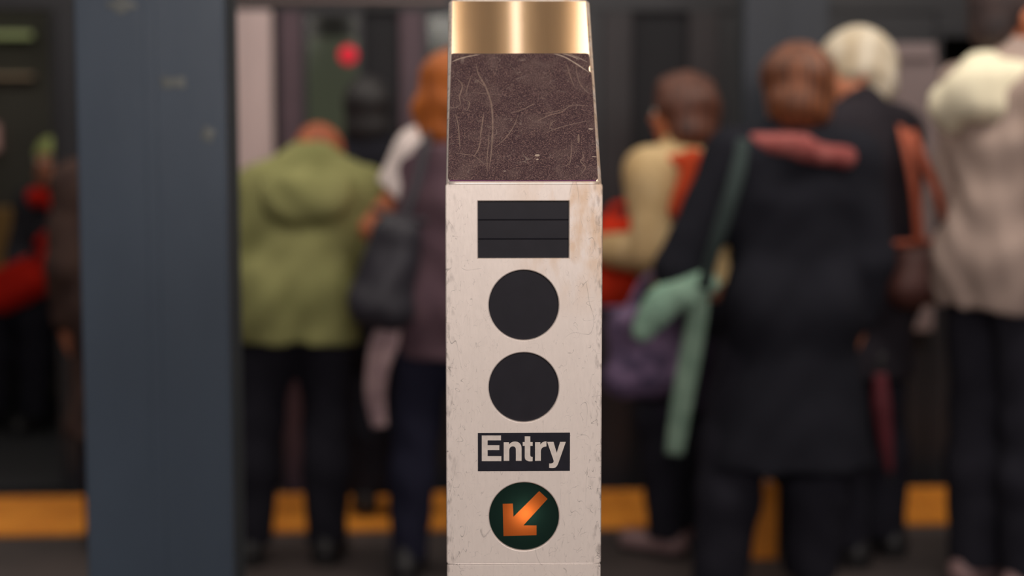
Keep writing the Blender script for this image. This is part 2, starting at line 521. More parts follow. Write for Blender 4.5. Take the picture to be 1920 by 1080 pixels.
# sticker on the slope
sl = Vector((0, 0.212 - 0.0038, Z_UP - (Z_TOP - .001))); sl.normalize()
sn = Vector((0, -sl.z, sl.y))
sp0 = Vector((0, 0.0038, Z_TOP - .001))
def slope(px, py, off=0.0006):
    q = on_plane(px, py, sn, sp0 + sn * off); return q
def slab(name, pts, thick, off, m, parent, **kw):
    bm = bmesh.new()
    lo_ = [bm.verts.new(slope(x, y, off)) for x, y in pts]
    hi_ = [bm.verts.new(slope(x, y, off) + sn * thick) for x, y in pts]
    k = len(pts)
    bm.faces.new(hi_); bm.faces.new(lo_[::-1])
    for i in range(k): bm.faces.new((lo_[i], lo_[(i + 1) % k], hi_[(i + 1) % k], hi_[i]))
    return from_bm(name, bm, m, parent, **kw)
stk = [(846.5, 102), (850, 100.5), (900, 101), (1000, 100.5), (1098, 100.5), (1104, 102), (1106, 112), (1106.5, 122), (1104, 127), (1104.5, 133), (1109, 138), (1112, 180), (1115, 230), (1118.5, 290), (1121, 334), (1118, 338.5),
       (1000, 339.5), (900, 339.5), (843, 338.5), (840, 334), (841, 270), (843, 200), (845, 140)]
slab('black_sticker', stk, 0.0004, 0.0, M_STICKER, turn, label='dark brown worn plastic sticker')

slab('sticker_edge', [(843, 338.2), (980, 339.2), (1118, 338.2), (1118, 340.6), (980, 341.2), (843, 340.6)], 0.0005, 0.0001, mat('edge_purple', (104, 40, 96), rough=.5), turn, label='thin purple lower edge of the sticker')
def ribbons(name, lines, m, parent):
    for ln in lines: ribbon(name, [ln], m, parent)
def ribbon(name, lines, m, parent):
    bm = bmesh.new()
    for pts, wpx in lines:
        P3 = [slope(830 + x / 3.79, 60 + y / 3.79, 0.0004) for x, y in pts]
        sm = []
        for i in range(len(P3) - 1):
            p0 = P3[max(i - 1, 0)]; p1 = P3[i]; p2 = P3[i + 1]; p3 = P3[min(i + 2, len(P3) - 1)]
            for k in range(5):
                t = k / 5
                sm.append(0.5 * ((2 * p1) + (p2 - p0) * t + (2 * p0 - 5 * p1 + 4 * p2 - p3) * t * t + (3 * p1 - p0 - 3 * p2 + p3) * t ** 3))
        sm.append(P3[-1])
        W = wpx * 0.00085 / 2
        prev = None
        for i, q in enumerate(sm):
            d = (sm[min(i + 1, len(sm) - 1)] - sm[max(i - 1, 0)]).normalized()
            s = d.cross(sn).normalized()
            e = min(i, len(sm) - 1 - i) / max(1, len(sm) * 0.3)
            ww = W * min(1, 0.25 + e)
            a, b2, t2 = bm.verts.new(q - s * ww), bm.verts.new(q + s * ww), bm.verts.new(q + sn * 0.00012)
            if prev:
                bm.faces.new((prev[0], a, t2, prev[2])); bm.faces.new((prev[2], t2, b2, prev[1]))
            prev = (a, b2, t2)
    return from_bm(name, bm, m, parent)
ribbons('scratch_mark', [
    ([(240, 225), (250, 290), (300, 380), (335, 470), (352, 560), (355, 700), (345, 860), (330, 970)], 2.2),
    ([(205, 305), (180, 380), (165, 440)], 1.0),
    ([(215, 320), (280, 370), (325, 410)], 1.0),
    ([(535, 590), (510, 660), (450, 750), (365, 825)], 1.2),
    ([(480, 575), (560, 555), (640, 515), (660, 515)], 1.2),
    ([(660, 640), (750, 595), (850, 565), (920, 520), (1050, 530)], 1.3),
    ([(690, 585), (780, 570), (880, 545)], 0.9),
    ([(730, 715), (860, 670), (1050, 628)], 1.1),
    ([(885, 230), (905, 310), (940, 400)], 1.0),
    ([(945, 240), (965, 340), (1000, 400), (1040, 440)], 1.0),
    ([(920, 780), (912, 870), (900, 935), (840, 960)], 1.1),
    ([(990, 850), (1000, 890), (980, 920), (1015, 965), (970, 1020)], 1.3),
    ([(85, 860), (160, 870), (230, 885), (325, 965)], 0.9),
    ([(270, 760), (255, 830), (220, 885)], 1.6),
    ([(290, 590), (280, 660), (265, 760)], 1.8),
    ([(150, 480), (190, 500), (175, 555), (145, 540)], 1.3),
    ([(100, 330), (140, 380), (120, 460), (130, 520)], 1.6),
    ([(90, 580), (110, 660), (118, 760), (125, 830)], 1.4),
    ([(810, 625), (770, 650), (760, 690)], 1.1),
    ([(330, 700), (325, 800), (315, 900), (318, 1000)], 1.2),
    ([(965, 725), (967, 790)], 2.6),
    ([(210, 430), (320, 440), (400, 445)], 0.9),
], M_SCRATCH, turn)
ribbons('deep_scratch', [
    ([(790, 155), (860, 175), (940, 220), (1045, 290)], 1.7),
    ([(850, 155), (900, 165), (975, 197)], 1.3),
    ([(900, 155), (960, 180), (1030, 215)], 0.9),
    ([(65, 212), (120, 190), (190, 172), (265, 160)], 1.5),
    ([(655, 878), (672, 876), (690, 878)], 3.4),
    ([(663, 905), (682, 906)], 2.2),
    ([(1035, 688), (1070, 690)], 2.2),
    ([(1060, 885), (1095, 887)], 1.2),
    ([(430, 988), (450, 988)], 1.2),
], M_SCRATCH_B, turn)

# recessed windows behind the openings
def panel(name, loop, y, thick, m, parent, **kw):
    cx = sum(q[0] for q in loop) / len(loop); cz = sum(q[1] for q in loop) / len(loop)
    lp = [(cx + (q[0] - cx) * 1.02, cz + (q[1] - cz) * 1.02) for q in loop]
    return plate(name, lp, [], y, thick, m, parent, bev=0.0, **kw)
disp = panel('display_window', R_DISP, 0.0030, 0.0008, M_DARKGLASS, turn, label='dark blank display window')
for k, py in enumerate((412, 448)):
    z = fr(980, py)[1]
    a = fr(897, py)[0]; b2 = fr(1066, py)[0]
    box('divider_bar', a, b2, 0.0018, 0.0028, z - 0.0006, z + 0.0006, M_BLACKBAR, disp)
panel('signal_lens', C1, 0.0030, 0.0008, M_DARKGLASS, turn)
panel('signal_lens', C2, 0.0030, 0.0008, M_DARKGLASS, turn)

sign = plate('entry_sign', rect_px(896, 811, 1068.5, 882.5, 0.0002), [], -0.0014, 0.0006, M_SIGN, turn, bev=0.0, label='black label reading Entry in white letters')
def path(cmds):
    out = []; cur = None
    for c in cmds:
        v = c[1:]
        if c[0] in 'ML': out.append(v); cur = v
        else:
            a, b_, d_ = cur, (v[0], v[1]), (v[2], v[3]); e_ = (v[4], v[5])
            for k in range(1, 9):
                t = k / 8; u = 1 - t
                out.append((u ** 3 * a[0] + 3 * u * u * t * b_[0] + 3 * u * t * t * d_[0] + t ** 3 * e_[0], u ** 3 * a[1] + 3 * u * u * t * b_[1] + 3 * u * t * t * d_[1] + t ** 3 * e_[1]))
            cur = e_
    return out
LET = [
    [('M', 135, 160), ('L', 497, 160), ('L', 497, 252), ('L', 245, 252), ('L', 245, 345), ('L', 467, 345), ('L', 467, 435), ('L', 245, 435), ('L', 245, 550), ('L', 505, 550), ('L', 505, 645), ('L', 135, 645)],
    [('M', 550, 290), ('L', 650, 290), ('L', 650, 332), ('C', 690, 285, 725, 275, 770, 275), ('C', 850, 280, 888, 330, 888, 410), ('L', 888, 640), ('L', 780, 640), ('L', 780, 430), ('C', 780, 385, 755, 365, 720, 365), ('C', 680, 368, 655, 395, 655, 440), ('L', 655, 640), ('L', 550, 640)],
    [('M', 948, 178), ('L', 1052, 178), ('L', 1052, 285), ('L', 1097, 285), ('L', 1097, 357), ('L', 1052, 357), ('L', 1052, 530), ('C', 1055, 560, 1070, 567, 1097, 567), ('L', 1097, 645), ('C', 1060, 650, 1040, 650, 1020, 645), ('C', 970, 635, 948, 610, 948, 560), ('L', 948, 357), ('L', 910, 357), ('L', 910, 285), ('L', 948, 285)],
    [('M', 1143, 288), ('L', 1243, 288), ('L', 1243, 335), ('C', 1270, 290, 1310, 270, 1358, 272), ('L', 1358, 368), ('C', 1290, 370, 1252, 400, 1252, 470), ('L', 1252, 640), ('L', 1143, 640)],
    [('M', 1372, 282), ('L', 1493, 282), ('L', 1552, 490), ('L', 1618, 282), ('L', 1725, 282), ('L', 1592, 660), ('C', 1565, 740, 1540, 778, 1470, 778), ('C', 1445, 778, 1425, 776, 1410, 772), ('L', 1410, 690), ('C', 1460, 692, 1490, 690, 1495, 650), ('C', 1495, 640, 1490, 620, 1485, 605)],
]
for cm in LET:
    pts = [fr(890 + x / 10.105, 800 + y / 10.105) for x, y in path(cm)]
    plate('letter', pts, [], -0.0019, 0.0004, M_LETTER, sign, bev=0.0)

# backlit arrow: translucent lens with a small lamp in a box behind it
def lens_mat(name, rgb, fac=0.8):
    m = bpy.data.materials.new(name); m.use_nodes = True
    nt = m.node_tree; nt.nodes.clear()
    o = nt.nodes.new('ShaderNodeOutputMaterial'); mx = nt.nodes.new('ShaderNodeMixShader')
    t = nt.nodes.new('ShaderNodeBsdfTranslucent'); d = nt.nodes.new('ShaderNodeBsdfPrincipled')
    t.inputs['Color'].default_value = lin(*rgb)
    d.inputs['Base Color'].default_value = tuple(c * .7 for c in lin(*rgb)[:3]) + (1,); d.inputs['Roughness'].default_value = 0.4
    d.inputs['Specular IOR Level'].default_value = 0.2
    mx.inputs[0].default_value = fac
    nt.links.new(d.outputs[0], mx.inputs[1]); nt.links.new(t.outputs[0], mx.inputs[2]); nt.links.new(mx.outputs[0], o.inputs[0])
    return m
M_LENSG = lens_mat('green_lens', (34, 66, 64), 0.75)
M_ARROW = lens_mat('orange_lens', (226, 128, 64), 0.85)
ar = [(297, 390), (430, 385), (437, 560), (775, 222), (885, 325), (568, 672), (740, 672), (740, 800), (308, 812)]
ar = [fr(900 + x / 6.97, 890 + y / 6.97) for x, y in ar]
def flat_poly(name, outer, holes, y, m, parent, **kw):
    cu = bpy.data.curves.new(name, 'CURVE'); cu.dimensions = '2D'; cu.fill_mode = 'BOTH'
    for loop in [outer] + holes:
        s_ = cu.splines.new('POLY'); s_.points.add(len(loop) - 1); s_.use_cyclic_u = True
        for i, q in enumerate(loop): s_.points[i].co = (q[0], q[1], 0, 1)
    tmp = bpy.data.objects.new('tmp', cu); COL.objects.link(tmp)
    me = bpy.data.meshes.new_from_object(tmp.evaluated_get(bpy.context.evaluated_depsgraph_get()))
    bpy.data.objects.remove(tmp); bpy.data.curves.remove(cu)
    me.name = name
    me.transform(Matrix(((1, 0, 0, 0), (0, 0, -1, y), (0, 1, 0, 0), (0, 0, 0, 1))))
    me.materials.clear()
    return link_mesh(name, me, m, parent, **kw)
cx3 = sum(q[0] for q in C3) / len(C3); cz3 = sum(q[1] for q in C3) / len(C3)
C3b = [(cx3 + (q[0] - cx3) * 1.03, cz3 + (q[1] - cz3) * 1.03) for q in C3]
lens = flat_poly('arrow_lens', C3b, [ar], 0.0030, M_LENSG, turn, label='dark green round lens')
flat_poly('arrow', ar, [], 0.0030, M_ARROW, lens, label='glowing orange arrow pointing down and left')
# the hood is hollow here: cut a lamp box by building an opening in it
cut = bpy.data.meshes.new('cut')
bmc = bmesh.new(); bmesh.ops.create_cone(bmc, cap_ends=True, segments=48, radius1=HW * 0.52, radius2=HW * 0.52, depth=0.09)
bmesh.ops.transform(bmc, verts=bmc.verts, matrix=Matrix.Translation((cx3, 0.03, cz3)) @ Matrix.Rotation(math.pi / 2, 4, 'X'))
bmc.to_mesh(cut); bmc.free()
co = bpy.data.objects.new('cut', cut); COL.objects.link(co)
hp = hood.parent; hood.parent = None
md = hood.modifiers.new('b', 'BOOLEAN'); md.object = co; md.operation = 'DIFFERENCE'; md.solver = 'EXACT'
bpy.context.view_layer.update()
me2 = bpy.data.meshes.new_from_object(hood.evaluated_get(bpy.context.evaluated_depsgraph_get()))
hood.modifiers.clear(); hood.data = me2; me2.name = 'hood'; hood.parent = hp
bpy.data.objects.remove(co)
bulb_m = mat('bulb_glow', (255, 240, 220), emit=(255, 225, 190), estr=14)
bm = bmesh.new(); bmesh.ops.create_icosphere(bm, subdivisions=3, radius=0.005)
bq = fr(985, 964)
bmesh.ops.transform(bm, verts=bm.verts, matrix=Matrix.Translation((bq[0], 0.0175, bq[1])))
from_bm('signal_bulb', bm, bulb_m, turn, True)

# ------------------------------------------------------------------ setting: floor, platform edge, ceiling, wall behind
M_FLOOR = mat('platform_concrete', (82, 71, 69), rough=0.75, rgb2=(60, 52, 52), scale=2.2, bump=0.15, bscale=40)
M_CEIL = mat('ceiling_dark', (70, 68, 70), rough=0.9, vary=0.2, scale=3)
M_WALL = mat('wall_tile', (170, 160, 150), rough=0.5, vary=0.1, scale=2)
M_TACT = mat('tactile_yellow', (244, 156, 48), rough=0.6, rgb2=(226, 138, 40), scale=5)
M_TRACK = mat('track_dark', (30, 28, 28), rough=0.9)

EDGE_YAW = 0.05
TD = 6.50
def wall(name, x0, x1, y0, y1, z0, z1, m):
    o = box(name, x0, x1, y0, y1, z0, z1, m); o['kind'] = 'structure'; return o
# floor ends at the slanted platform edge
def edge_y(x, base): return base + EDGE_YAW * x
bm = bmesh.new()
for x in (-9, 9):
    pass
vs = []
for z in (0.0, -0.25):
    vs.append([bm.verts.new(p) for p in ((-9, -5, z), (9, -5, z), (9, edge_y(9, 6.32), z), (-9, edge_y(-9, 6.32), z))])
bm.faces.new(vs[0]); bm.faces.new(vs[1][::-1])
for i in range(4): bm.faces.new((vs[0][i], vs[0][(i + 1) % 4], vs[1][(i + 1) % 4], vs[1][i]))
from_bm('floor', bm, M_FLOOR)['kind'] = 'structure'
wall('ceiling', -9, 9, -5, 10, 3.0, 3.1, M_CEIL)
wall('wall_back', -9, 9, -5.1, -5.0, 0, 3.0, M_WALL)

# tactile warning tiles along the edge, each a part of the strip
strip = empty('platform_edge_strip', (0, 5.98, 0), EDGE_YAW, label='yellow tactile warning strip along the platform edge behind the crowd', cat='warning strip')
TW, TDp = 0.61, 0.56
bm = bmesh.new()
box_bm(bm, 0.002, TW - 0.002, -TDp / 2, TDp / 2, 0.0, 0.012, 0.001)
tile_me = None
for i in range(-8, 9):
    if tile_me is None:
        me = bpy.data.meshes.new('tile'); bm.to_mesh(me); bm.free(); me.materials.append(M_TACT); tile_me = me
        dm = bmesh.new()
        for a in range(10):
            for b2 in range(11):
                r = bmesh.ops.create_cone(dm, cap_ends=True, segments=8, radius1=0.013, radius2=0.008, depth=0.006)
                bmesh.ops.translate(dm, verts=r['verts'], vec=(0.03 + a * 0.061, -0.255 + b2 * 0.051, 0.0145))
        dme = bpy.data.meshes.new('dome'); dm.to_mesh(dme); dm.free(); dme.materials.append(M_TACT)
    o = bpy.data.objects.new('tile', tile_me); COL.objects.link(o); o.parent = strip; o.location = (i * TW - 0.2, 0, 0)
    d = bpy.data.objects.new('raised_domes', dme); COL.objects.link(d); d.parent = o; d['kind'] = 'stuff'

# overhead luminaire above the turnstile (inferred from bands in the hood; outer tubes added to widen them)
M_TUBE = mat('tube_glow', (255, 250, 240), emit=(255, 240, 220), estr=2.1)
M_PAN = mat('fitting_pan', (240, 218, 190), rough=0.6)
lum = empty('ceiling_light', (0.0, 1.95, 2.78), YAW, label='wide fluorescent tube ceiling light directly over the turnstile', cat='ceiling light')
box('pan', -0.42, 0.46, -0.9, 0.9, 0.04, 0.09, M_PAN, lum, bev=0.004)
for x in (-0.290, -0.258, -0.226, 0.026, 0.280, 0.312, 0.344):
    tube('fluorescent_tube', [(x, -0.85, 0.0), (x, 0, 0.0), (x, 0.85, 0.0)], 0.014, M_TUBE, lum, seg=14)
    for y in (-0.86, 0.86):
        box('end_cap', x - 0.018, x + 0.018, y - 0.012, y + 0.012, -0.018, 0.04, M_PAN, lum)
for x in (-0.12, 0.14):
    tube('hanger', [(x, 0, 0.09), (x, 0, 0.15), (x, 0, 0.22)], 0.008, M_PAN, lum)

# ------------------------------------------------------------------ columns
M_COLB = mat('column_blue', (76, 89, 105), rough=0.42, rgb2=(68, 80, 95), scale=3.0, bump=0.25, bscale=9, stretch=(1, 1, .5))
M_COLD = mat('column_dark', (58, 62, 66), rough=0.6)
M_CHIP = mat('chipped_paint', (118, 122, 120), rough=0.5, vary=0.3, scale=60)
M_COLB_DIM = mat('column_blue_dim', (37, 42, 54), rough=0.5, rgb2=(31, 36, 46), scale=3.0)  # column blue darkened to put this column's dimmer light into the colour
def column(px0, px1, D, depth, label, chips=(), M_COLB=M_COLB):
    a = P(px0, 540, D).x; b = P(px1, 540, D).x; c = (a + b) / 2; hw = (b - a) / 2
    root = empty('steel_column', (c, D, 0), 0, label=label, cat='column'); root['kind'] = 'thing'
    box('front_flange', -hw, hw, 0, 0.02, 0, 2.995, M_COLB, root, bev=0.004)
    box('web', -0.012, 0.012, 0.02, depth - 0.02, 0.0, 2.995, M_COLD, root)
    box('rear_flange', -hw, hw, depth - 0.02, depth, 0, 2.995, M_COLD, root, bev=0.004)
    for sgn in (-1, 1):
        box('side_plate', sgn * (hw - 0.016) - 0.006, sgn * (hw - 0.016) + 0.006, 0.02, depth - 0.02, 0, 2.995, M_COLD, root)
    box('base_plate', -hw - 0.03, hw + 0.03, -0.03, depth + 0.03, 0, 0.02, M_COLD, root, bev=0.004)
    box('seam_cover', -0.010, 0.012, -0.0035, 0.0, 0.02, 2.99, M_COLB, root, bev=0.001)
    for cx, cy, rx, rz in chips:
        q = P(cx, cy, D); 
        bm = bmesh.new(); bmesh.ops.create_uvsphere(bm, u_segments=18, v_segments=10, radius=1)
        for v in bm.verts:
            wob = 1 + 0.22 * math.sin(4 * math.atan2(v.co.z, v.co.x) + cx)
            v.co = Vector((v.co.x * rx * wob, v.co.y * 0.0015, v.co.z * rz * wob))
        bmesh.ops.translate(bm, verts=bm.verts, vec=(q.x - c, 0.0, q.z))
        from_bm('paint_chip', bm, M_CHIP, root, True)
    return root
column(151, 429, 3.2, 0.15, 'blue grey steel column with chipped paint, close to the turnstile on its left', [(325, 155, .026, .012), (390, 252, .013, .014), (228, 10, .026, .014)])
column(1388, 1545, 5.52, 0.17, 'blue steel column with dim light in its colour rising behind the person in the long black coat', M_COLB=M_COLB_DIM)

# ------------------------------------------------------------------ the train
def tx(px): return (px - 960) / F_PX * TD
def tz(py): return CAM_Z + (220 - py) / F_PX * TD
M_TDARK = mat('car_dark_steel', (37, 36, 41), rough=0.45, vary=0.2, scale=4)
M_TPINK = mat('car_steel_pale', (204, 180, 178), rough=0.4, vary=0.2, scale=3, stretch=(3, 3, .6))
M_TPURP = mat('car_panel_plum', (86, 64, 74), rough=0.5, vary=0.2, scale=5)
M_TBROWN = mat('car_panel_brown', (44, 37, 41), rough=0.5, vary=0.2, scale=5)
M_TGREY = mat('car_panel_grey', (140, 122, 122), rough=0.5, vary=0.15, scale=5)
M_TRIM = mat('car_trim', (120, 100, 96), rough=0.4, metal=0.3)
M_INT = mat('car_interior', (84, 80, 72), rough=0.7, vary=0.2, scale=3)
M_RUB = mat('rubber_gap_dark', (30, 29, 34), rough=0.8)  # dark rubber, also painted in as the darkness of the open door gap
glass = bpy.data.materials.new('car_glass'); glass.use_nodes = True
nt = glass.node_tree; nt.nodes.clear()
o_ = nt.nodes.new('ShaderNodeOutputMaterial'); mx = nt.nodes.new('ShaderNodeMixShader'); tr = nt.nodes.new('ShaderNodeBsdfTransparent'); gl = nt.nodes.new('ShaderNodeBsdfGlossy')
tr.inputs[0].default_value = (.86, .88, .82, 1); gl.inputs['Roughness'].default_value = 0.1; mx.inputs[0].default_value = 0.02
nt.links.new(tr.outputs[0], mx.inputs[1]); nt.links.new(gl.outputs[0], mx.inputs[2]); nt.links.new(mx.outputs[0], o_.inputs[0])

train = empty('subway_train', (0, TD, 0), EDGE_YAW, label='dark subway car standing at the platform behind the waiting crowd', cat='train')
zt = tz(24)
def body(px0, px1, z0, z1, m, y=0.0, th=0.05, name='body_panel', parent=None, **kw):
    return box(name, tx(px0), tx(px1), y, y + th, z0, z1, m, parent or train, bev=0.004, **kw)
def window(px0, px1, py0, py1, parent, y=0.0, frame=0.018, fm=None):
    """frame with an opening and a glass pane behind"""
    x0, x1, z1, z0 = tx(px0), tx(px1), tz(py0), tz(py1)
    bm = bmesh.new()
    box_bm(bm, x0, x0 + frame, y - .008, y + .03, z0, z1); box_bm(bm, x1 - frame, x1, y - .008, y + .03, z0, z1)
    box_bm(bm, x0 + frame, x1 - frame, y - .008, y + .03, z1 - frame, z1); box_bm(bm, x0 + frame, x1 - frame, y - .008, y + .03, z0, z0 + frame)
    f = from_bm('window_frame', bm, fm or M_TDARK, train)
    box('pane', x0 + frame, x1 - frame, y + .008, y + .014, z0 + frame, z1 - frame, glass, f)
    return f
zb = -0.15
body(-2600, 4600, zt, 2.75, M_TDARK, name='roof_panel')
body(440, 842, tz(9), tz(1), M_TRIM, y=-0.02, th=0.02, name='drip_rail')
body(-2600, 4600, -0.9, zb, M_TDARK, name='underframe')
# left car end with its long window
body(-2600, -330, zb, zt, M_TDARK)
body(-330, -180, zb, zt, M_TDARK)
body(-40 - 140, -40 - 120, zb, zt, M_RUB, y=-.01, name='door_seal_gap')
body(112, 122, zb, zt, M_RUB, y=-.01, name='door_seal_gap')
body(122, 438, zb, zt, M_TDARK)
body(438, 517, zb, zt, M_TPINK, y=-0.012, label='pale stainless door jamb')
body(517, 530, zb, zt, M_RUB, y=0.01, name='door_seal_gap')
d1 = body(530, 572, zb, zt, M_TPURP, y=0.0, name='door_leaf')
body(572, 684, zb, tz(330), M_TDARK, name='door_leaf')
window(572, 684, 24, 330, train)
body(684, 752, zb, zt, M_RUB, y=0.02, name='door_seal_gap')  # dark sheet in place of the unlit open door gap
body(752, 797, zb, zt, M_TPURP, y=0.0, name='door_leaf')
body(797, 900, zb, tz(330), M_TDARK, name='door_leaf')
window(797, 900, 24, 330, train)
body(900, 1128, zb, zt, M_TDARK)
body(1128, 1184, zb, zt, M_TBROWN, y=-0.006, name='door_leaf')
body(1184, 1290, zb, zt, M_RUB, y=0.02, name='door_seal_gap')  # plain dark panel between the two brown leaves
body(1290, 1345, zb, zt, M_TBROWN, y=-0.006, name='door_leaf')
body(1345, 1760, zb, zt, M_TDARK, y=0.01)
body(1662, 1752, tz(620), tz(112), M_TGREY, y=-0.10, th=0.10, name='cab_partition', label='grey steel partition panel')
body(1660, 1742, tz(112), tz(84), M_TGREY, y=-0.12, th=0.12, name='partition_cap', label='pale steel cap')
body(1760, 2300, zb, tz(330), M_TDARK)
window(1760, 2300, 60, 330, train)
body(1760, 2300, tz(60), zt, M_TDARK)
body(2300, 4600, zb, zt, M_TDARK)
# interior: far wall, floor, seats, poles and two dim strip lights
box('interior_wall', tx(-2600), tx(4600), 2.30, 2.36, -0.1, 2.6, M_INT, train)
box('interior_floor', tx(-2600), tx(4600), 0.06, 2.3, -0.12, -0.02, M_RUB, train)
box('interior_roof', tx(-2600), tx(4600), 0.06, 2.3, 2.6, 2.66, M_INT, train)
M_SEAT = mat('seat_plastic', (150, 112, 60), rough=0.5)
for x in (-5.2, -4.25, -3.3, -2.35, -1.2, 2.2, 3.2):
    s_ = box('bench_seat', x, x + 0.9, 1.78, 2.25, 0.36, 0.42, M_SEAT, train, bev=0.015)
    box('seat_back', x, x + 0.9, 2.2, 2.28, 0.44, 0.95, M_SEAT, s_, bev=0.015)
M_POLE = mat('pole_steel', (190, 185, 180), rough=0.25, metal=0.8)
for x in (-4.6, -2.62, -2.35, -1.0, -0.4, 2.6):
    tube('grab_pole', [(x, 1.2, -0.02), (x, 1.2, 1.2), (x, 1.2, 2.6)], 0.018, M_POLE, train)
M_STRIP = mat('strip_glow', (220, 230, 170), emit=(205, 220, 150), estr=0.10)
M_STRIP2 = mat('strip_glow_warm', (220, 200, 170), emit=(200, 150, 120), estr=0.08)
box('interior_glow', -4.5, -2.3, 2.24, 2.30, 1.80, 1.825, M_STRIP, train)
box('interior_glow', -4.5, -2.3, 2.24, 2.30, 1.60, 1.612, M_STRIP2, train)
for x, z in ((-2.50, 1.30), (-2.74, 1.26)):
    box('route_lamp', x - 0.022, x + 0.022, 2.24, 2.3, z - 0.07, z + 0.07, mat('route_glow', (200, 160, 150), emit=(200, 150, 140), estr=0.16), train, bev=0.01)
box('interior_glow', -1.1, -0.6, 2.22, 2.30, 1.20, 1.80, mat('window_fill_glow', (110, 120, 90), emit=(128, 130, 116), estr=0.22), train)  # glowing panel added behind the door glass to lift its tone
# red tail lamp seen through the door glass
bm = bmesh.new(); bmesh.ops.create_uvsphere(bm, u_segments=20, v_segments=12, radius=0.036)
bmesh.ops.transform(bm, verts=bm.verts, matrix=Matrix.Translation((tx(657), -0.02, tz(106))) @ Matrix.Diagonal((1, .5, 1, 1)))
from_bm('indicator_lamp', bm, mat('red_glow', (200, 30, 40), emit=(200, 35, 60), estr=0.45), train, True, label='small glowing red indicator lamp')

# ------------------------------------------------------------------ people
M_SKIN = mat('skin_warm', (208, 132, 98), rough=0.55, vary=0.12, scale=12)
M_SKIN2 = mat('skin_tan', (190, 112, 76), rough=0.55, vary=0.12, scale=12)
M_EYE = mat('eye_white', (225, 220, 215), rough=0.3)
M_LIP = mat('lips', (170, 84, 76), rough=0.5)
M_SHOE = mat('shoe_black', (34, 32, 34), rough=0.5)
M_SHOEP = mat('shoe_taupe', (150, 120, 120), rough=0.6)

def rot2(v, a):
    c, s = math.cos(a), math.sin(a); return np.array((v[0] * c - v[1] * s, v[0] * s + v[1] * c, v[2]))

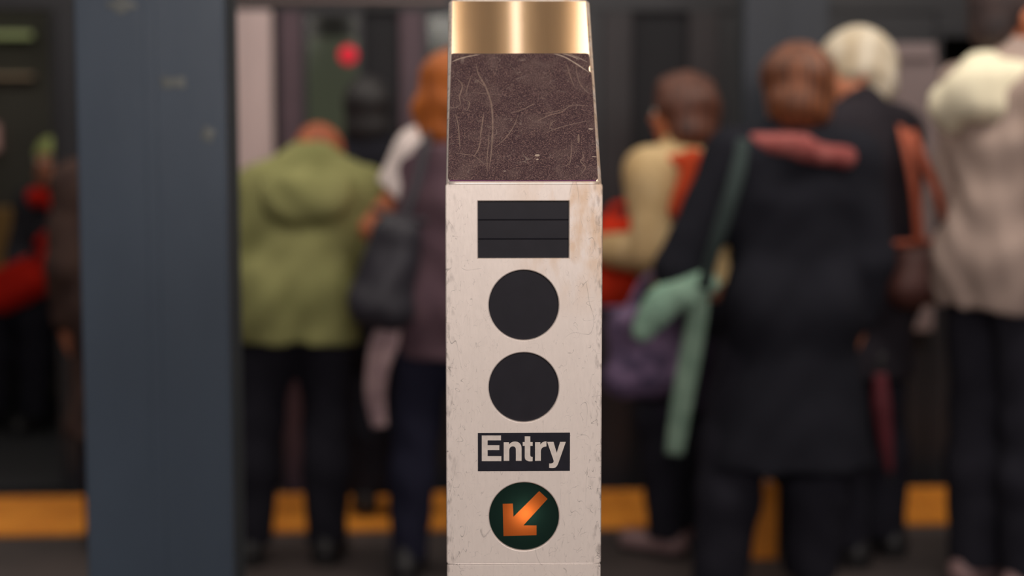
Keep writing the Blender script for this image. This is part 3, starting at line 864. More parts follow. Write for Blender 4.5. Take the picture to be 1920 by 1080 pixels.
class Person:
    def __init__(self, label, px, D, H, rot, pose=None, skin=None, yaw=0.0, nod=0.0, seed=1, z_off=0.0, curl=0.5):
        self.k = k = H / 1.70
        X = P(px, 700, D).x
        self.root = empty('person', (X, D, 0), rot, label=label, cat='person')
        J = dict(pel=(0, 0, .93), waist=(0, 0, 1.06), chest=(0, .0, 1.27), neck=(0, -.012, 1.42), head=(0, .012, 1.59),
                 sL=(-.165, 0, 1.385), sR=(.165, 0, 1.385), eL=(-.215, -.03, 1.10), eR=(.215, -.03, 1.10), wL=(-.215, .07, .87), wR=(.215, .07, .87),
                 hL=(-.088, 0, .90), hR=(.088, 0, .90), kL=(-.10, .02, .49), kR=(.10, .02, .49), aL=(-.10, -.02, .085), aR=(.10, -.02, .085))
        J.update(pose or {})
        self.J = {a: np.array(b, float) * k for a, b in J.items()}
        self.yaw = yaw; self.skin = skin or M_SKIN; self.seed = seed; self.curl = curl
        self.nod = nod
        self.body()
    def hp(self, x, y, z):
        """head-frame point -> local"""
        cx, sx = math.cos(-self.nod), math.sin(-self.nod)
        y, z = y * cx - z * sx, y * sx + z * cx
        return self.J['head'] + rot2(np.array((x, y, z)) * self.k, self.yaw)
    def hel(self, x, y, z, r, k=0.012, op='add'):
        return el(self.hp(x, y, z), np.array(r) * self.k, k, op, rz=self.yaw, rx=-self.nod)
    def hcap(self, a, b, ra, rb, k=0.008, op='add'):
        return rc(self.hp(*a), self.hp(*b), ra * self.k, rb * self.k, k=k, op=op)
    def hand(self, w, e, side):
        k = self.k
        d = w - e; d = d / np.linalg.norm(d)
        n = np.array((-side * 1.0, 0.2, 0.0)); n = n - d * (n @ d)
        if np.linalg.norm(n) < 1e-3: n = np.array((0, 1.0, 0))
        n /= np.linalg.norm(n)
        s = np.cross(d, n) ; s /= np.linalg.norm(s)
        if s[1] < 0 and abs(s[1]) > 0.3: s = -s
        elif abs(s[1]) <= 0.3 and s[2] < 0: s = -s
        pr = [rc(w - d * .01 * k, w + d * .03 * k, .026 * k, .024 * k, k=.02)]
        for i, (off, ln) in enumerate(((.030, .072), (.010, .080), (-.010, .075), (-.029, .058))):
            kn = w + (d * .088 + s * off) * k
            pr.append(rc(w + (d * .02 + s * off * .6) * k, kn, .013 * k, .011 * k, k=.014))
            a0 = kn; ang = 0.25 * self.curl + 0.1
            for seg, fr_ in enumerate((.45, .32, .23)):
                dd = d * math.cos(ang) + n * math.sin(ang)
                b0 = a0 + dd * ln * fr_ * k
                pr.append(rc(a0, b0, (.0092 - .0006 * seg) * k, (.0088 - .0006 * seg) * k, k=.003))
                a0 = b0; ang += 0.7 * self.curl
        t0 = w + (d * .025 + s * .026) * k
        t1 = t0 + (d * .035 + s * .028 + n * .012) * k
        t2 = t1 + (d * .030 + s * .008 + n * .012) * k
        pr += [rc(t0, t1, .013 * k, .0105 * k, k=.01), rc(t1, t2, .0105 * k, .0085 * k, k=.003)]
        return pr
    def body(self):
        J, k = self.J, self.k
        p = []
        p.append(rc(J['pel'], J['waist'], .150 * k, .120 * k, (1, .64, 1), .03))
        p.append(rc(J['waist'], J['chest'], .120 * k, .144 * k, (1, .66, 1), .03))
        p.append(rc(J['chest'], (J['chest'] * .35 + J['neck'] * .65) * 1.0, .150 * k, .090 * k, (1, .62, 1), .05))
        for s in 'LR':
            sg = -1 if s == 'L' else 1
            p.append(rc(J['neck'] * .7 + J['chest'] * .3, J['s' + s], .065 * k, .056 * k, k=.04))
            p.append(rc(J['s' + s], J['e' + s], .053 * k, .040 * k, k=.03))
            p.append(rc(J['e' + s], J['e' + s] * .7 + J['w' + s] * .3, .040 * k, .042 * k, k=.02))
            p.append(rc(J['e' + s] * .7 + J['w' + s] * .3, J['w' + s], .041 * k, .026 * k, k=.02))
            p += self.hand(J['w' + s], J['e' + s], sg)
            p.append(el(J['h' + s] + np.array((0, -.040, .0)) * k, np.array((.082, .075, .09)) * k, .03))
            p.append(rc(J['h' + s], J['k' + s], .084 * k, .050 * k, k=.025))
            kn, an = J['k' + s], J['a' + s]
            p.append(rc(kn, kn * .68 + an * .32 + np.array((0, -.012, 0)) * k, .050 * k, .052 * k, k=.015))
            p.append(rc(kn * .68 + an * .32 + np.array((0, -.012, 0)) * k, an, .052 * k, .034 * k, k=.015))
            p.append(rc(an + np.array((0, -.03, -.045)) * k, an + np.array((sg * .02, .14, -.055)) * k, .034 * k, .026 * k, (1.1, 1, .8), k=.02))
        p.append(rc(J['neck'] - (J['head'] - J['neck']) * .2, J['head'] * .7 + J['neck'] * .3, .058 * k, .052 * k, k=.03))
        # head
        p.append(self.hel(0, -.018, .028, (.076, .094, .088), .02))
        p.append(self.hel(0, .028, -.045, (.060, .066, .072), .03))
        p.append(self.hel(0, .062, -.092, (.026, .026, .024), .02))
        p.append(self.hel(0, .072, .022, (.050, .018, .012), .015))
        p.append(self.hcap((0, .088, .008), (0, .110, -.028), .009, .013, .012))
        for sx in (-1, 1):
            p.append(self.hel(sx * .031, .095, .002, (.016, .014, .011), .012, 'sub'))
            p.append(self.hel(sx * .078, -.008, -.012, (.010, .020, .032), .006))
            p.append(self.hel(sx * .012, .100, -.031, (.008, .010, .008), .006))
        p.append(self.hel(0, .090, -.058, (.024, .012, .009), .008))
        p = [q for q in p]
        self.bodyobj = soft('body', p, 0.0072, self.skin, self.root)
        for sx in (-1, 1):
            bm = bmesh.new(); bmesh.ops.create_uvsphere(bm, u_segments=12, v_segments=8, radius=.0115 * k)
            bmesh.ops.translate(bm, verts=bm.verts, vec=Vector(self.hp(sx * .031, .080, .002)))
            from_bm('eye', bm, M_EYE, self.root, True)
        soft('lips', [self.hel(0, .098, -.056, (.022, .009, .005), .003), self.hel(0, .097, -.064, (.018, .009, .005), .003)], 0.003, M_LIP, self.root)
    def hair(self, m, prims, fold=0.003, name='hair', h=0.008, seed=3, **kw):
        face = [self.hel(0, .105, -.045, (.064, .070, .085), .008, 'sub')] if not kw.pop('noface', False) else []
        return soft(name, prims + face, h, m, self.root, fold=fold, fscale=1.6, seed=seed, **kw)
    def top(self, m, name='jacket', hem=.80, infl=.024, sleeve=.92, hip=.19, collar=True, fold=.006, extra=(), depth=.70, cutz=True, seed=None, h=.011, **kw):
        J, k = self.J, self.k
        I = infl
        p = [rc(np.array((J['pel'][0], J['pel'][1], (hem - .10) * k)), J['waist'], hip * k, (.135 + I) * k, (1, depth, 1), .05),
             rc(J['waist'], J['chest'], (.132 + I) * k, (.155 + I) * k, (1, .72, 1), .05),
             rc(J['chest'], J['chest'] * .35 + J['neck'] * .65, (.153 + I) * k, (.092 + I) * k, (1, .68, 1), .05)]
        for s in 'LR':
            p.append(rc(J['neck'] * .7 + J['chest'] * .3, J['s' + s], (.068 + I * .7) * k, (.060 + I) * k, k=.05))
            p.append(el(J['h' + s] + np.array((0, -.045, .02)) * k, np.array((.105 + I * .6, .085 + I, .12 + I)) * k, .05))
            if sleeve > 0:
                t1 = min(1, sleeve * 2); E = J['s' + s] * (1 - t1) + J['e' + s] * t1
                p.append(rc(J['s' + s], E, (.058 + I) * k, (.046 + I) * k, k=.035))
                if sleeve > .5:
                    t2 = (sleeve - .5) * 2
                    W = J['e' + s] * (1 - t2) + J['w' + s] * t2
                    p.append(rc(J['e' + s], W, (.046 + I) * k, (.032 + I * .9) * k, k=.02))
        if collar:
            p.append(rc(J['neck'] - (J['head'] - J['neck']) * .1, J['neck'] + (J['head'] - J['neck']) * .28, (.070 + I * .5) * k, (.066 + I * .4) * k, k=.02))
        p += list(extra)
        ax_ = J['head'] - J['neck']; ax_ /= np.linalg.norm(ax_)
        if collar:
            pass
        p.append(below(hem * k))
        o = soft(name, p, h, m, self.root, fold=fold, seed=self.seed if seed is None else seed, **kw)
        return o
    def trousers(self, m, name='trousers', infl=.022, hem=.06, wide=.0, topz=1.0, fold=.004, **kw):
        J, k = self.J, self.k
        p = [rc(J['pel'] - np.array((0, 0, .03)), J['pel'] + np.array((0, 0, .08)) * k, (.165 + infl * .4) * k, (.145 + infl * .4) * k, (1, .72, 1), .03)]
        for s in 'LR':
            p.append(el(J['h' + s] + np.array((0, -.055, .0)) * k, np.array((.10, .095, .11)) * k, .04))
            kn, an = J['k' + s], J['a' + s]; md_ = kn * .6 + an * .4 + np.array((0, -.012, 0))
            p.append(rc(J['h' + s], kn, (.092 + infl) * k, (.062 + infl + wide) * k, k=.03))
            p.append(rc(kn, md_, (.062 + infl + wide) * k, (.060 + infl + wide) * k, k=.03))
            p.append(rc(md_, an + np.array((0, 0, -.02)), (.060 + infl + wide) * k, (.047 + infl + wide) * k, k=.03))
        p.append(below(hem)); p.append(above(topz * k))
        return soft(name, p, .011, m, self.root, fold=fold, seed=self.seed + 5, **kw)
    def shoes(self, m=None):
        J, k = self.J, self.k
        for s in 'LR':
            sg = -1 if s == 'L' else 1
            a = J['a' + s]
            a0 = np.array((a[0], a[1] - .035 * k, .042)); b0 = np.array((a[0] + sg * .02, a[1] + .15 * k, .034))
            p = [rc(a0, b0, .043 * k, .040 * k, (1.05, 1, .95), k=.02), rc(a0, a0 + np.array((0, .01, .05)), .044 * k, .040 * k, k=.02), below(0.0015)]
            sh = soft('shoe', p, .009, m or M_SHOE, self.root)
            sole = [rc(a0 * (1, 1, 0) + (0, 0, .012), b0 * (1, 1, 0) + (0, 0, .012), .046 * k, .043 * k, (1.05, 1, .5), k=.01), below(0.0012), above(.018)]
            soft('sole', sole, .008, M_SHOE, sh)

def L2(root, px, py, dy=0.0):
    """world point at depth root.y + dy seen at a pixel, in the root's local frame"""
    q = P(px, py, root.location.y + dy)
    v = q - root.location
    a = -root.rotation_euler[2]
    return np.array((v.x * math.cos(a) - v.y * math.sin(a), v.x * math.sin(a) + v.y * math.cos(a), v.z))

cloth = lambda n, c, **kw: mat(n, c, rough=0.9, vary=kw.pop('vary', .15), scale=kw.pop('scale', 14), bump=0.3, bscale=220, spec=0.06, **kw)

# --- person in the olive hooded jacket
M_OLIVE = cloth('olive_cloth', (156, 154, 104), rgb2=(132, 132, 86), scale=5)
pB = Person('person in an olive green hooded jacket, back turned and head bowed', 562, 5.30, 1.55, 0.0,
            pose=dict(pel=(0, -.02, .93), waist=(.015, .0, 1.06), chest=(.03, .04, 1.22), neck=(.045, .13, 1.37), head=(.045, .28, 1.395), sL=(-.135, .06, 1.275), sR=(.215, .06, 1.275),
                      eL=(-.215, .02, 1.03), eR=(.285, .03, 1.04), wL=(-.14, .25, 1.05), wR=(.20, .27, 1.06),
                      kL=(-.145, .02, .49), kR=(.09, .04, .49), aL=(-.172, -.02, .085), aR=(.085, .0, .085)), nod=-.5, seed=2)
k = pB.k
nk = pB.J['neck']
hood_pr = [rc(nk + (-.10, -.06, -.02), nk + (-.02, -.125, -.045), .050, .060, k=.03), rc(nk + (-.02, -.125, -.045), nk + (.09, -.07, -.02), .060, .052, k=.03),
           rc(nk + (-.11, .0, -.01), nk + (-.10, -.06, -.02), .036, .042, k=.03), rc(nk + (.11, .0, -.01), nk + (.09, -.07, -.02), .036, .042, k=.03),
           el(nk + (-.005, -.215, -.11), (.135, .05, .07), .03), rc(nk + (-.10, -.20, -.06), nk + (.09, -.20, -.06), .045, .045, k=.04)]
pB.top(M_OLIVE, 'jacket', hem=.775, infl=.034, hip=.225, fold=.008, depth=.72, sleeve=.96)
soft('hood', hood_pr, .009, M_OLIVE, pB.root, fold=.006, fscale=1.3, seed=4)
pB.trousers(cloth('black_trouser', (43, 42, 50)), topz=.95)
pB.shoes()
M_HCOP = mat('hair_ginger', (190, 104, 62), rough=0.6, rgb2=(140, 70, 44), scale=14, bump=0.5, bscale=150, stretch=(1, 1, .3))
M_HBLK = mat('hair_black', (34, 30, 32), rough=0.55, bump=0.5, bscale=150, stretch=(1, 1, .3))
pB.hair(M_HCOP, [pB.hel(0, -.025, .035, (.092, .108, .100)), pB.hel(0, -.06, -.03, (.070, .06, .06), .02)])

# --- dark haired person at the train door, seen between those two
pI = Person('black haired person in a black coat on the yellow strip, facing the train door', 718, 5.92, 1.51, 0.0, pose=dict(head=(-.05, .02, 1.58), neck=(-.03, -.01, 1.42), aL=(-.07, -.02, .085), aR=(.07, -.02, .085), kL=(-.08, .02, .49), kR=(.08, .02, .49)), seed=12)
pI.root.location.z = .018
pI.top(cloth('black_coat_cloth', (38, 38, 45), scale=6), 'coat', hem=.62, infl=.028, hip=.19, fold=.003)
pI.trousers(cloth('black_trouser', (43, 42, 50)), topz=.95)
pI.shoes()
pI.hair(M_HBLK, [pI.hel(0, -.025, .035, (.095, .112, .102)), pI.hel(0, -.055, -.06, (.09, .07, .09), .03)])

# --- red haired person beside the post
M_PLUM = cloth('plum_grey_cloth', (112, 88, 96), rgb2=(92, 72, 82), scale=8)
M_WHITE = cloth('white_cloth', (244, 228, 224), vary=.1)
pC = Person('red haired person in a plum top with white sleeves, half behind the turnstile post', 852, 5.10, 1.575, -0.25,
            pose=dict(sL=(-.100, 0, 1.375), eL=(-.270, -.02, 1.15), wL=(-.16, .20, 1.02), wR=(.12, .24, 1.05), eR=(.22, .0, 1.10), aL=(-.15, -.04, .085), kL=(-.13, .0, .49), aR=(.05, .03, .085), kR=(.06, .04, .49)), seed=3, skin=M_SKIN2)
pC.top(M_PLUM, 'tunic', hem=.74, infl=.034, sleeve=.0, hip=.200, collar=False, fold=.005, extra=[above(1.43 * pC.k)])
J = pC.J
kk = pC.k
soft('sleeve', [rc(J['neck'] * .6 + J['sL'] * .4 + (0, 0, .01), J['sL'] + (-.0, 0, .015), .065, .086, k=.04), rc(J['sL'] + (0, 0, .01), J['sL'] * .45 + J['eL'] * .55, .086, .074, k=.04),
                plane((J['sL'] - J['eL']), J['sL'] * .50 + J['eL'] * .50)], .010, M_WHITE, pC.root, fold=.005, seed=7, label='white short sleeve')
soft('sleeve', [rc(J['neck'] * .6 + J['sR'] * .4 + (0, 0, .01), J['sR'], .065, .076, k=.04), rc(J['sR'], J['sR'] * .4 + J['eR'] * .6, .076, .066, k=.04),
                plane((J['sR'] - J['eR']), J['sR'] * .40 + J['eR'] * .60)], .010, M_WHITE, pC.root, fold=.004, seed=8, label='white short sleeve')
pC.trousers(cloth('navy_denim', (40, 40, 56)), topz=.95, infl=.014)
pC.shoes()
M_HRED = mat('hair_copper', (206, 112, 36), rough=0.6, rgb2=(128, 62, 22), scale=14, bump=0.5, bscale=140, stretch=(2, 2, .4))
pC.hair(M_HRED, [pC.hel(0, -.02, .035, (.105, .115, .105)), pC.hel(-.03, -.055, -.06, (.092, .07, .10), .03), pC.hel(.03, -.055, -.06, (.092, .07, .10), .03), pC.hel(0, -.06, -.13, (.085, .055, .05), .03)], fold=.008)

# black shoulder bag hanging from that person's shoulder
M_BAGB = mat('bag_black', (50, 47, 56), rough=0.55, vary=.2, scale=9, bump=.3, bscale=30)
def bag(name, label, c, size, tilt, m, straps=(), strap_m=None, strap_r=.012, bulge=.25, yaw=0.0, pocket=True, cat='bag'):
    root = empty(name, c, yaw, label=label, cat=cat)
    wx, wy, wz = size[0] / 2, size[1] / 2, size[2] / 2
    ct, st_ = math.cos(tilt), math.sin(tilt)
    R_ = lambda x, y, z: (x * ct - z * st_, y, x * st_ + z * ct)
    pr = []
    r = wy
    for x in (-wx + r, 0, wx - r):
        pr.append(rc(R_(x, 0, -wz + r), R_(x * .86, 0, wz - r), r, r * .72, k=.03))
    pr.append(rc(R_(-wx + r, 0, -wz + r), R_(wx - r, 0, -wz + r), r, r, k=.03))
    pr.append(rc(R_(-wx * .8 + r, 0, wz - r), R_(wx * .8 - r, 0, wz - r), r * .7, r * .7, k=.03))
    soft('bag_body', pr, .009, m, root, fold=.006, seed=int(abs(c[0]) * 50))
    tube('bag_rim', [R_(-wx * .82, 0, wz * .97), R_(0, -.01, wz * .93), R_(wx * .82, 0, wz * .97)], .009, strap_m or m, root)
    if pocket:
        pk = [rc(R_(-wx * .4, -wy * .8, -wz * .35), R_(wx * .4, -wy * .8, -wz * .35), .03, .03, (1, .5, 1.6), k=.02)]
        soft('pocket', pk, .008, m, root)
    for pts in straps:
        q = [Vector(p) - Vector(c) for p in pts]
        a = -yaw
        q = [Vector((v.x * math.cos(a) - v.y * math.sin(a), v.x * math.sin(a) + v.y * math.cos(a), v.z)) for v in q]
        tube('strap', q, strap_r, strap_m or m, root, flat=.35)
    return root
c = P(728, 505, 4.93)
bag('shoulder_bag', 'black slouchy shoulder bag hanging from the red haired person', c, (.19, .12, .33), -.22, M_BAGB,
    straps=[[P(752, 425, 4.93), P(780, 350, 4.95), P(800, 262, 5.0), P(806, 242, 5.08), P(806, 262, 5.2), P(780, 380, 5.12), P(720, 430, 4.99)]], strap_r=.014, pocket=False)
# pale scarf end hanging below the bag
M_PALEP = cloth('pale_pink_cloth', (186, 158, 158), rgb2=(150, 124, 130), scale=20)
sc_ = empty('hanging_scarf', P(715, 620, 4.98), 0, label='pale pink scarf end dangling below the black shoulder bag', cat='scarf')
def loc(root, px, py, D): return P(px, py, D) - root.location
tube('scarf_cloth', [loc(sc_, 735, 600, 4.98), loc(sc_, 722, 640, 4.96), loc(sc_, 708, 690, 4.95), loc(sc_, 704, 745, 4.96), loc(sc_, 712, 800, 4.97)], [.030, .042, .034, .030, .022], M_PALEP, sc_, flat=.5, seg=12)
tube('fold', [loc(sc_, 724, 640, 4.92), loc(sc_, 718, 700, 4.92), loc(sc_, 708, 760, 4.94)], [.012, .013, .008], M_PALEP, sc_)

# --- brown haired person in the tan jacket, facing the train on the left
M_TAN = cloth('tan_cloth', (214, 186, 142), rgb2=(186, 156, 112), scale=9)
M_ORNG = cloth('orange_red_cloth', (196, 74, 44))
pD = Person('brown haired person in a cream jacket with an orange red back panel', 1275, 5.45, 1.515, 0.85,
            pose=dict(chest=(0, .01, 1.27), sL=(-.165, .02, 1.375), eL=(-.19, -.02, 1.10), wL=(-.13, .24, 1.09), wR=(.16, .26, 1.10), eR=(.2, .0, 1.10)), yaw=.10, seed=5, skin=M_SKIN2)
pD.top(M_TAN, 'jacket', hem=.98, infl=.030, sleeve=.97, hip=.15, fold=.005, depth=.75)
J = pD.J
Lb = lambda px, py, dy: L2(pD.root, px, py, dy)
soft('back_panel', [rc(Lb(1300, 300, -.15), Lb(1268, 395, -.17), .036, .030, (1, .7, 1), k=.02), rc(Lb(1258, 300, -.14), Lb(1300, 300, -.14), .018, .022, k=.02)], .009, M_ORNG, pD.root, fold=.003)
pD.top(cloth('dark_skirt_cloth', (52, 46, 60)), 'skirt', hem=.52, infl=.006, sleeve=0, hip=.18, collar=False, extra=[above(1.02 * pD.k)])
pD.trousers(cloth('black_trouser', (43, 42, 50)), topz=.95)
pD.shoes(M_SHOEP)
M_HBRN = mat('hair_brown', (118, 70, 52), rough=0.5, rgb2=(62, 38, 32), scale=40, bump=0.5, bscale=140, stretch=(2, 2, .12))
pD.hair(M_HBRN, [pD.hel(0, -.03, .035, (.105, .118, .108)), pD.hel(0, -.055, -.05, (.110, .085, .095), .03), pD.hel(0, .03, .085, (.075, .05, .035), .02)], fold=.006)

bag('front_bag', 'bright red bag held in front of the person in the cream jacket', P(1165, 488, 5.66), (.20, .13, .30), 0.1, cloth('red_cloth', (214, 58, 34)),
    straps=[[P(1140, 425, 5.66), P(1148, 390, 5.66), P(1178, 385, 5.66), P(1190, 425, 5.66)]])
bag('tote_bag', 'purple patterned tote bag hanging below the red bag', P(1213, 655, 5.12), (.27, .12, .28), 0.12,
    mat('purple_print', (128, 104, 136), rough=.85, rgb2=(66, 54, 82), scale=26, bump=.2), straps=[[P(1180, 580, 5.12), P(1215, 520, 5.14), P(1275, 520, 5.14), P(1270, 590, 5.12)]])

# --- person in the long black coat
M_COAT = cloth('black_coat_cloth', (38, 38, 45), scale=6)
pE = Person('auburn haired person in a long black coat with a pink scarf, seen from behind', 1480, 4.90, 1.588, 0.06,
            pose=dict(sL=(-.18, 0, 1.37), sR=(.18, 0, 1.37), eL=(-.345, -.02, 1.04), wL=(-.265, .14, .98), eR=(.235, -.03, 1.06), wR=(.205, .0, .83),
                      aL=(-.215, -.02, .085), kL=(-.170, .02, .49), aR=(.080, .02, .085), kR=(.10, .02, .49)), yaw=.55, seed=6)
pE.top(M_COAT, 'coat', hem=.42, infl=.034, hip=.285, sleeve=.86, fold=.0035, depth=.66)
pE.trousers(cloth('black_trouser', (43, 42, 50)), wide=.018, topz=.95)
pE.shoes()
M_HAUB = mat('hair_auburn', (142, 80, 44), rough=0.45, rgb2=(66, 38, 28), scale=40, bump=0.5, bscale=140, stretch=(2, 2, .12))
pE.hair(M_HAUB, [pE.hel(0, -.02, .030, (.108, .118, .108)), pE.hel(-.01, -.045, -.055, (.108, .09, .09), .03)], fold=.004)
nk = pE.J['neck']
M_PINK = cloth('pink_scarf_cloth', (176, 104, 100), rgb2=(146, 78, 76))
soft('scarf', [rc(nk + (-.125, -.04, .005), nk + (0, -.120, -.008), .030, .034, k=.02), rc(nk + (0, -.125, -.018), nk + (.125, -.09, -.04), .032, .032, k=.02),
               rc(nk + (-.115, -.03, -.012), nk + (-.06, .09, -.02), .026, .026, k=.02), rc(nk + (.06, .09, -.02), nk + (.15, -.03, -.04), .026, .028, k=.02), rc(nk + (.06, .09, -.02), nk + (-.06, .09, -.02), .026, .026, k=.02)],
     .009, M_PINK, pE.root, fold=.004)

# mint shawl over that arm
M_MINT = cloth('mint_cloth', (156, 186, 166), rgb2=(128, 160, 142), scale=10)
M_MINT2 = cloth('sage_strap_cloth', (112, 134, 124), rgb2=(86, 104, 98), scale=10)
sh = empty('mint_shawl', P(1300, 560, 4.78), 0, label='mint green shawl carried over a forearm beside the long black coat', cat='shawl')
q = lambda px, py, D=4.76: np.array(P(px, py, D) - sh.location)
soft('bunched_cloth', [rc(q(1325, 535), q(1240, 570), .030, .040, (1, .8, 1), k=.03), rc(q(1240, 570), q(1205, 620), .046, .034, (1, .8, 1), k=.03), rc(q(1290, 545), q(1325, 525), .04, .02, k=.03)],
     .008, M_MINT, sh, fold=.004, fscale=1.5)
tube('trailing_end', [q(1318, 535), q(1306, 600), q(1294, 670), q(1278, 760), q(1264, 852)], [.022, .030, .032, .031, .026], cloth('pale_sage_cloth', (132, 154, 138), rgb2=(108, 130, 116)), sh, flat=.4, seg=12)
tube('shoulder_end', [q(1394, 262, 4.70), q(1384, 320, 4.67), q(1364, 390, 4.66), q(1338, 470, 4.68), q(1320, 540, 4.73)], [.018, .022, .022, .018, .020], cloth('grey_sage_cloth', (64, 74, 73)), sh, flat=.4, seg=12)

# --- white haired person
pF = Person('white haired person in a dark coat turned left behind the black coated person', 1622, 5.34, 1.665, 0.75,
            pose=dict(head=(-.005, .07, 1.58), neck=(0, .02, 1.42), eL=(-.20, -.02, 1.1), sR=(.13, 0, 1.375), eR=(.16, .0, 1.10), wR=(.15, .10, .87)), yaw=1.0, seed=7)
M_COAT2 = cloth('dark_brown_coat_cloth', (52, 48, 54), scale=6)
pF.top(M_COAT2, 'coat', hem=.60, infl=.030, hip=.19, fold=.004, depth=.75)
pF.trousers(cloth('black_trouser', (43, 42, 50)), topz=.95)
pF.shoes()
M_HWHT = mat('hair_white', (236, 224, 204), rough=0.6, rgb2=(200, 180, 150), scale=12, bump=0.5, bscale=140, stretch=(2, 2, .4))
pF.hair(M_HWHT, [pF.hel(0, -.02, .038, (.100, .122, .104)), pF.hel(0, -.075, -.03, (.092, .068, .100), .03)], fold=.006)
bag('strapped_bag', 'dark brown bag on orange straps behind the white haired person', P(1735, 510, 5.16), (.24, .12, .20), .1, mat('bag_brown', (84, 46, 40), rough=.6, vary=.3, scale=8),
    straps=[[P(1724, 458, 5.14), P(1714, 350, 5.10), P(1697, 262, 5.14), P(1690, 238, 5.22)], [P(1788, 458, 5.14), P(1765, 380, 5.10), P(1735, 310, 5.08), P(1708, 245, 5.14)]],
    strap_m=mat('strap_orange', (176, 84, 54), rough=.6), strap_r=.014)
# dark red folded umbrella
um = empty('folded_umbrella', P(1655, 690, 5.02), 0, label='dark red folded umbrella hanging at the side of the white haired person', cat='umbrella')
qq = lambda px, py: P(px, py, 5.02) - um.location
tube('umbrella_cloth', [qq(1650, 700), qq(1653, 760), qq(1661, 830), qq(1668, 885)], [.018, .030, .022, .010], mat('umbrella_red', (96, 26, 38), rough=.7, vary=.3), um, seg=12)
tube('handle', [qq(1650, 700), qq(1649, 680), qq(1653, 668), qq(1660, 672)], .009, M_SHOE, um)
tube('tip', [qq(1668, 885), qq(1669, 895), qq(1670, 905)], .005, M_SHOE, um)

# --- person in the pale hooded sweatshirt
M_HOODIE = cloth('pale_grey_fleece', (184, 162, 152), rgb2=(164, 144, 136), scale=4)
M_HOODIN = cloth('cream_fleece', (246, 236, 208), vary=.08)
pG = Person('tall dark haired person in a pale grey hooded sweatshirt beside the brown strapped bag', 1884, 4.98, 1.80, -1.05,
            pose=dict(head=(-.015, -.005, 1.60), neck=(0, -.01, 1.43), eL=(-.19, -.0, 1.10), wL=(-.12, .24, 1.08), wR=(.14, .24, 1.08), aL=(-.075, -.02, .085), aR=(.09, .02, .085)), yaw=-.1, seed=8, skin=M_SKIN2)
pG.top(M_HOODIE, 'sweatshirt', hem=.80, infl=.030, hip=.185, fold=.009, sleeve=.95, depth=.78)
nk = pG.J['neck']
Lg = lambda px, py, dy: L2(pG.root, px, py, dy)
soft('hood', [rc(Lg(1778, 190, -.04), Lg(1822, 160, -.09), .048, .052, (1, 1, 1.1), k=.05), rc(Lg(1822, 160, -.09), Lg(1880, 150, -.09), .052, .055, k=.05), rc(Lg(1772, 195, -.03), Lg(1784, 232, -.02), .046, .028, k=.04),
              rc(Lg(1815, 195, -.07), Lg(1890, 195, -.08), .050, .055, k=.06), rc(Lg(1840, 128, -.04), Lg(1890, 125, -.02), .046, .05, k=.05),
              rc(nk + (-.07, .05, -.01), nk + (.08, .06, -.01), .050, .050, k=.04), rc(nk + (-.08, -.04, -.01), nk + (-.07, .05, -.01), .05, .05, k=.04), rc(nk + (.08, -.04, -.01), nk + (.08, .06, -.01), .05, .05, k=.04)], .009, M_HOODIN, pG.root, fold=.006, fscale=1.2, seed=2)
pG.trousers(cloth('black_trouser', (43, 42, 50)), topz=.95, infl=.026)
pG.shoes(M_SHOEP)
M_HDK = mat('hair_dark', (66, 48, 46), rough=0.7, rgb2=(42, 32, 34), scale=14, bump=0.5, bscale=300)
pG.hair(M_HDK, [pG.hel(0, -.024, .034, (.086, .104, .098)), pG.hel(0, -.065, -.03, (.072, .055, .07), .02)], fold=.001)

# --- two figures at the left edge
pA = Person('seated passenger inside the train doorway, yellow green knit hat and red scarf', 132, 8.17, 1.66, math.pi - .35, seed=9,
            pose=dict(pel=(0, 0, .56), waist=(0, .02, .70), chest=(0, .03, .92), neck=(0, .05, 1.07), head=(0, .09, 1.225), sL=(-.165, .03, 1.03), sR=(.165, .03, 1.03),
                      eL=(-.23, .06, .78), eR=(.23, .06, .78), wL=(-.10, .30, .70), wR=(.10, .30, .70), hL=(-.09, .02, .53), hR=(.09, .02, .53), kL=(-.11, .44, .52), kR=(.11, .44, .52),
                      aL=(-.11, .46, .085), aR=(.11, .46, .085)), nod=-.25)
pA.root.location.z = -.02
pA.top(cloth('charcoal_cloth', (58, 56, 62)), 'coat', hem=.47, infl=.030, hip=.19, fold=.004)
pA.trousers(cloth('black_trouser', (43, 42, 50)), topz=.68)
pA.shoes()
M_HAT = mat('knit_hat', (196, 206, 132), rough=.9, rgb2=(150, 158, 84), scale=20, bump=.5, bscale=80)
pA.hair(M_HAT, [pA.hel(0, -.02, .045, (.100, .118, .100)), pA.hel(0, -.06, -.02, (.092, .065, .07), .03), pA.hel(0, -.02, .15, (.025, .025, .025), .01)], name='knit_hat', fold=.002, label='yellow green knit hat')
nk = pA.J['neck']
M_REDS = cloth('red_scarf_cloth', (222, 44, 34))
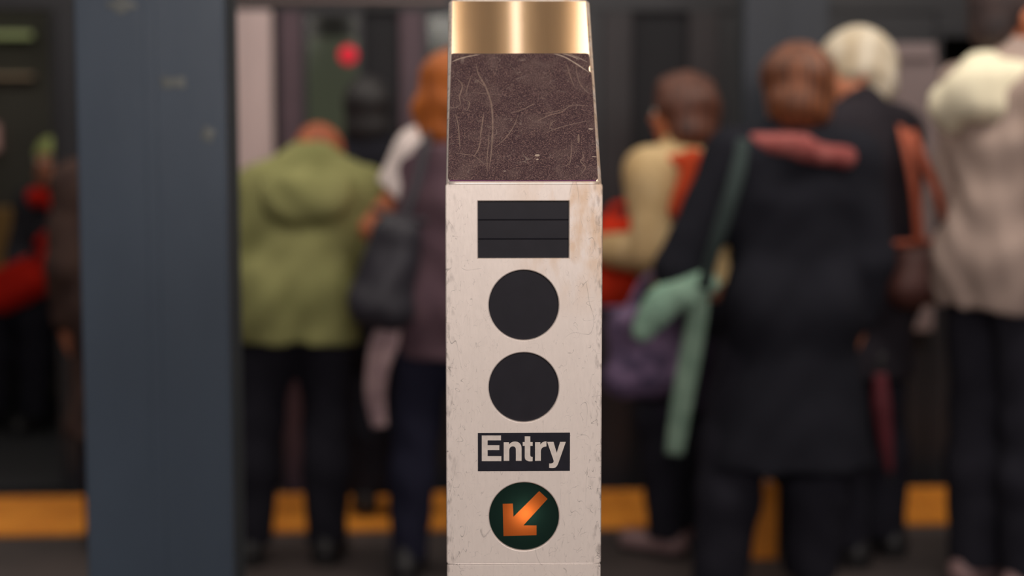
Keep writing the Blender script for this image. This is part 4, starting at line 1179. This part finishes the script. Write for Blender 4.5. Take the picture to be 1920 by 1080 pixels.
soft('scarf', [rc(nk + (-.09, -.05, .0), nk + (.09, -.05, -.0), .04, .04, k=.02), rc(nk + (.09, -.05, 0), nk + (.07, .09, 0), .04, .04, k=.02), rc(nk + (.07, .09, 0), nk + (-.09, .08, 0), .045, .045, k=.02), rc(nk + (-.09, .08, 0), nk + (-.09, -.05, 0), .04, .04, k=.02),
               rc(nk + (-.05, .11, 0), nk + (-.09, .15, -.16), .042, .030, (1, .6, 1), k=.02)], .009, M_REDS, pA.root, fold=.003)
bag('shoulder_bag', 'red crescent shaped bag on the lap of the seated passenger', P(28, 535, 7.66), (.30, .13, .19), .42, cloth('crimson_cloth', (206, 40, 28)),
    straps=[[P(60, 505, 7.66), P(92, 470, 7.66), P(95, 440, 7.72), P(70, 460, 7.76)]], strap_m=M_REDS, strap_r=.026)
pH = Person('person in a brown coat mostly hidden behind the blue grey column', 240, 5.45, 1.45, 0.35, seed=10, skin=M_SKIN)
pH.top(cloth('brown_coat_cloth', (84, 66, 60), rgb2=(64, 50, 48)), 'coat', hem=.45, infl=.036, hip=.25, fold=.006)
pH.trousers(cloth('black_trouser', (43, 42, 50)), topz=.95)
pH.shoes()
pH.hair(M_HBRN, [pH.hel(0, -.025, .035, (.098, .112, .102)), pH.hel(0, -.055, -.05, (.09, .07, .09), .03)], fold=.004)

# yellow shopping bag on the floor behind the black coated person's legs
M_YB = mat('yellow_paper', (226, 138, 40), rough=.7, vary=.15, scale=8)
yb = empty('paper_bag', (P(1420, 1000, 5.36).x, 5.36, 0), 0.0, label='narrow yellow paper bag standing on the floor behind the black trouser legs', cat='bag')
w2 = .058
bm = bmesh.new()
box_bm(bm, -w2, w2, -.045, .045, 0.001, .235, .003)
for v in bm.verts:
    if v.co.z > .2: v.co.y *= .75
from_bm('bag_body', bm, M_YB, yb)
for a_, b_ in ((-.036, -.0335), (.0335, .036)):
    bm = bmesh.new(); box_bm(bm, -w2 + .004, w2 - .004, a_, b_, .20, .24)
    from_bm('folded_lip', bm, M_YB, yb)
for y in (-.034, .034):
    tube('handle', [(-.028, y, .23), (-.022, y, .285), (0, y, .30), (.022, y, .285), (.028, y, .23)], .004, mat('handle_white', (150, 150, 160), rough=.7), yb)
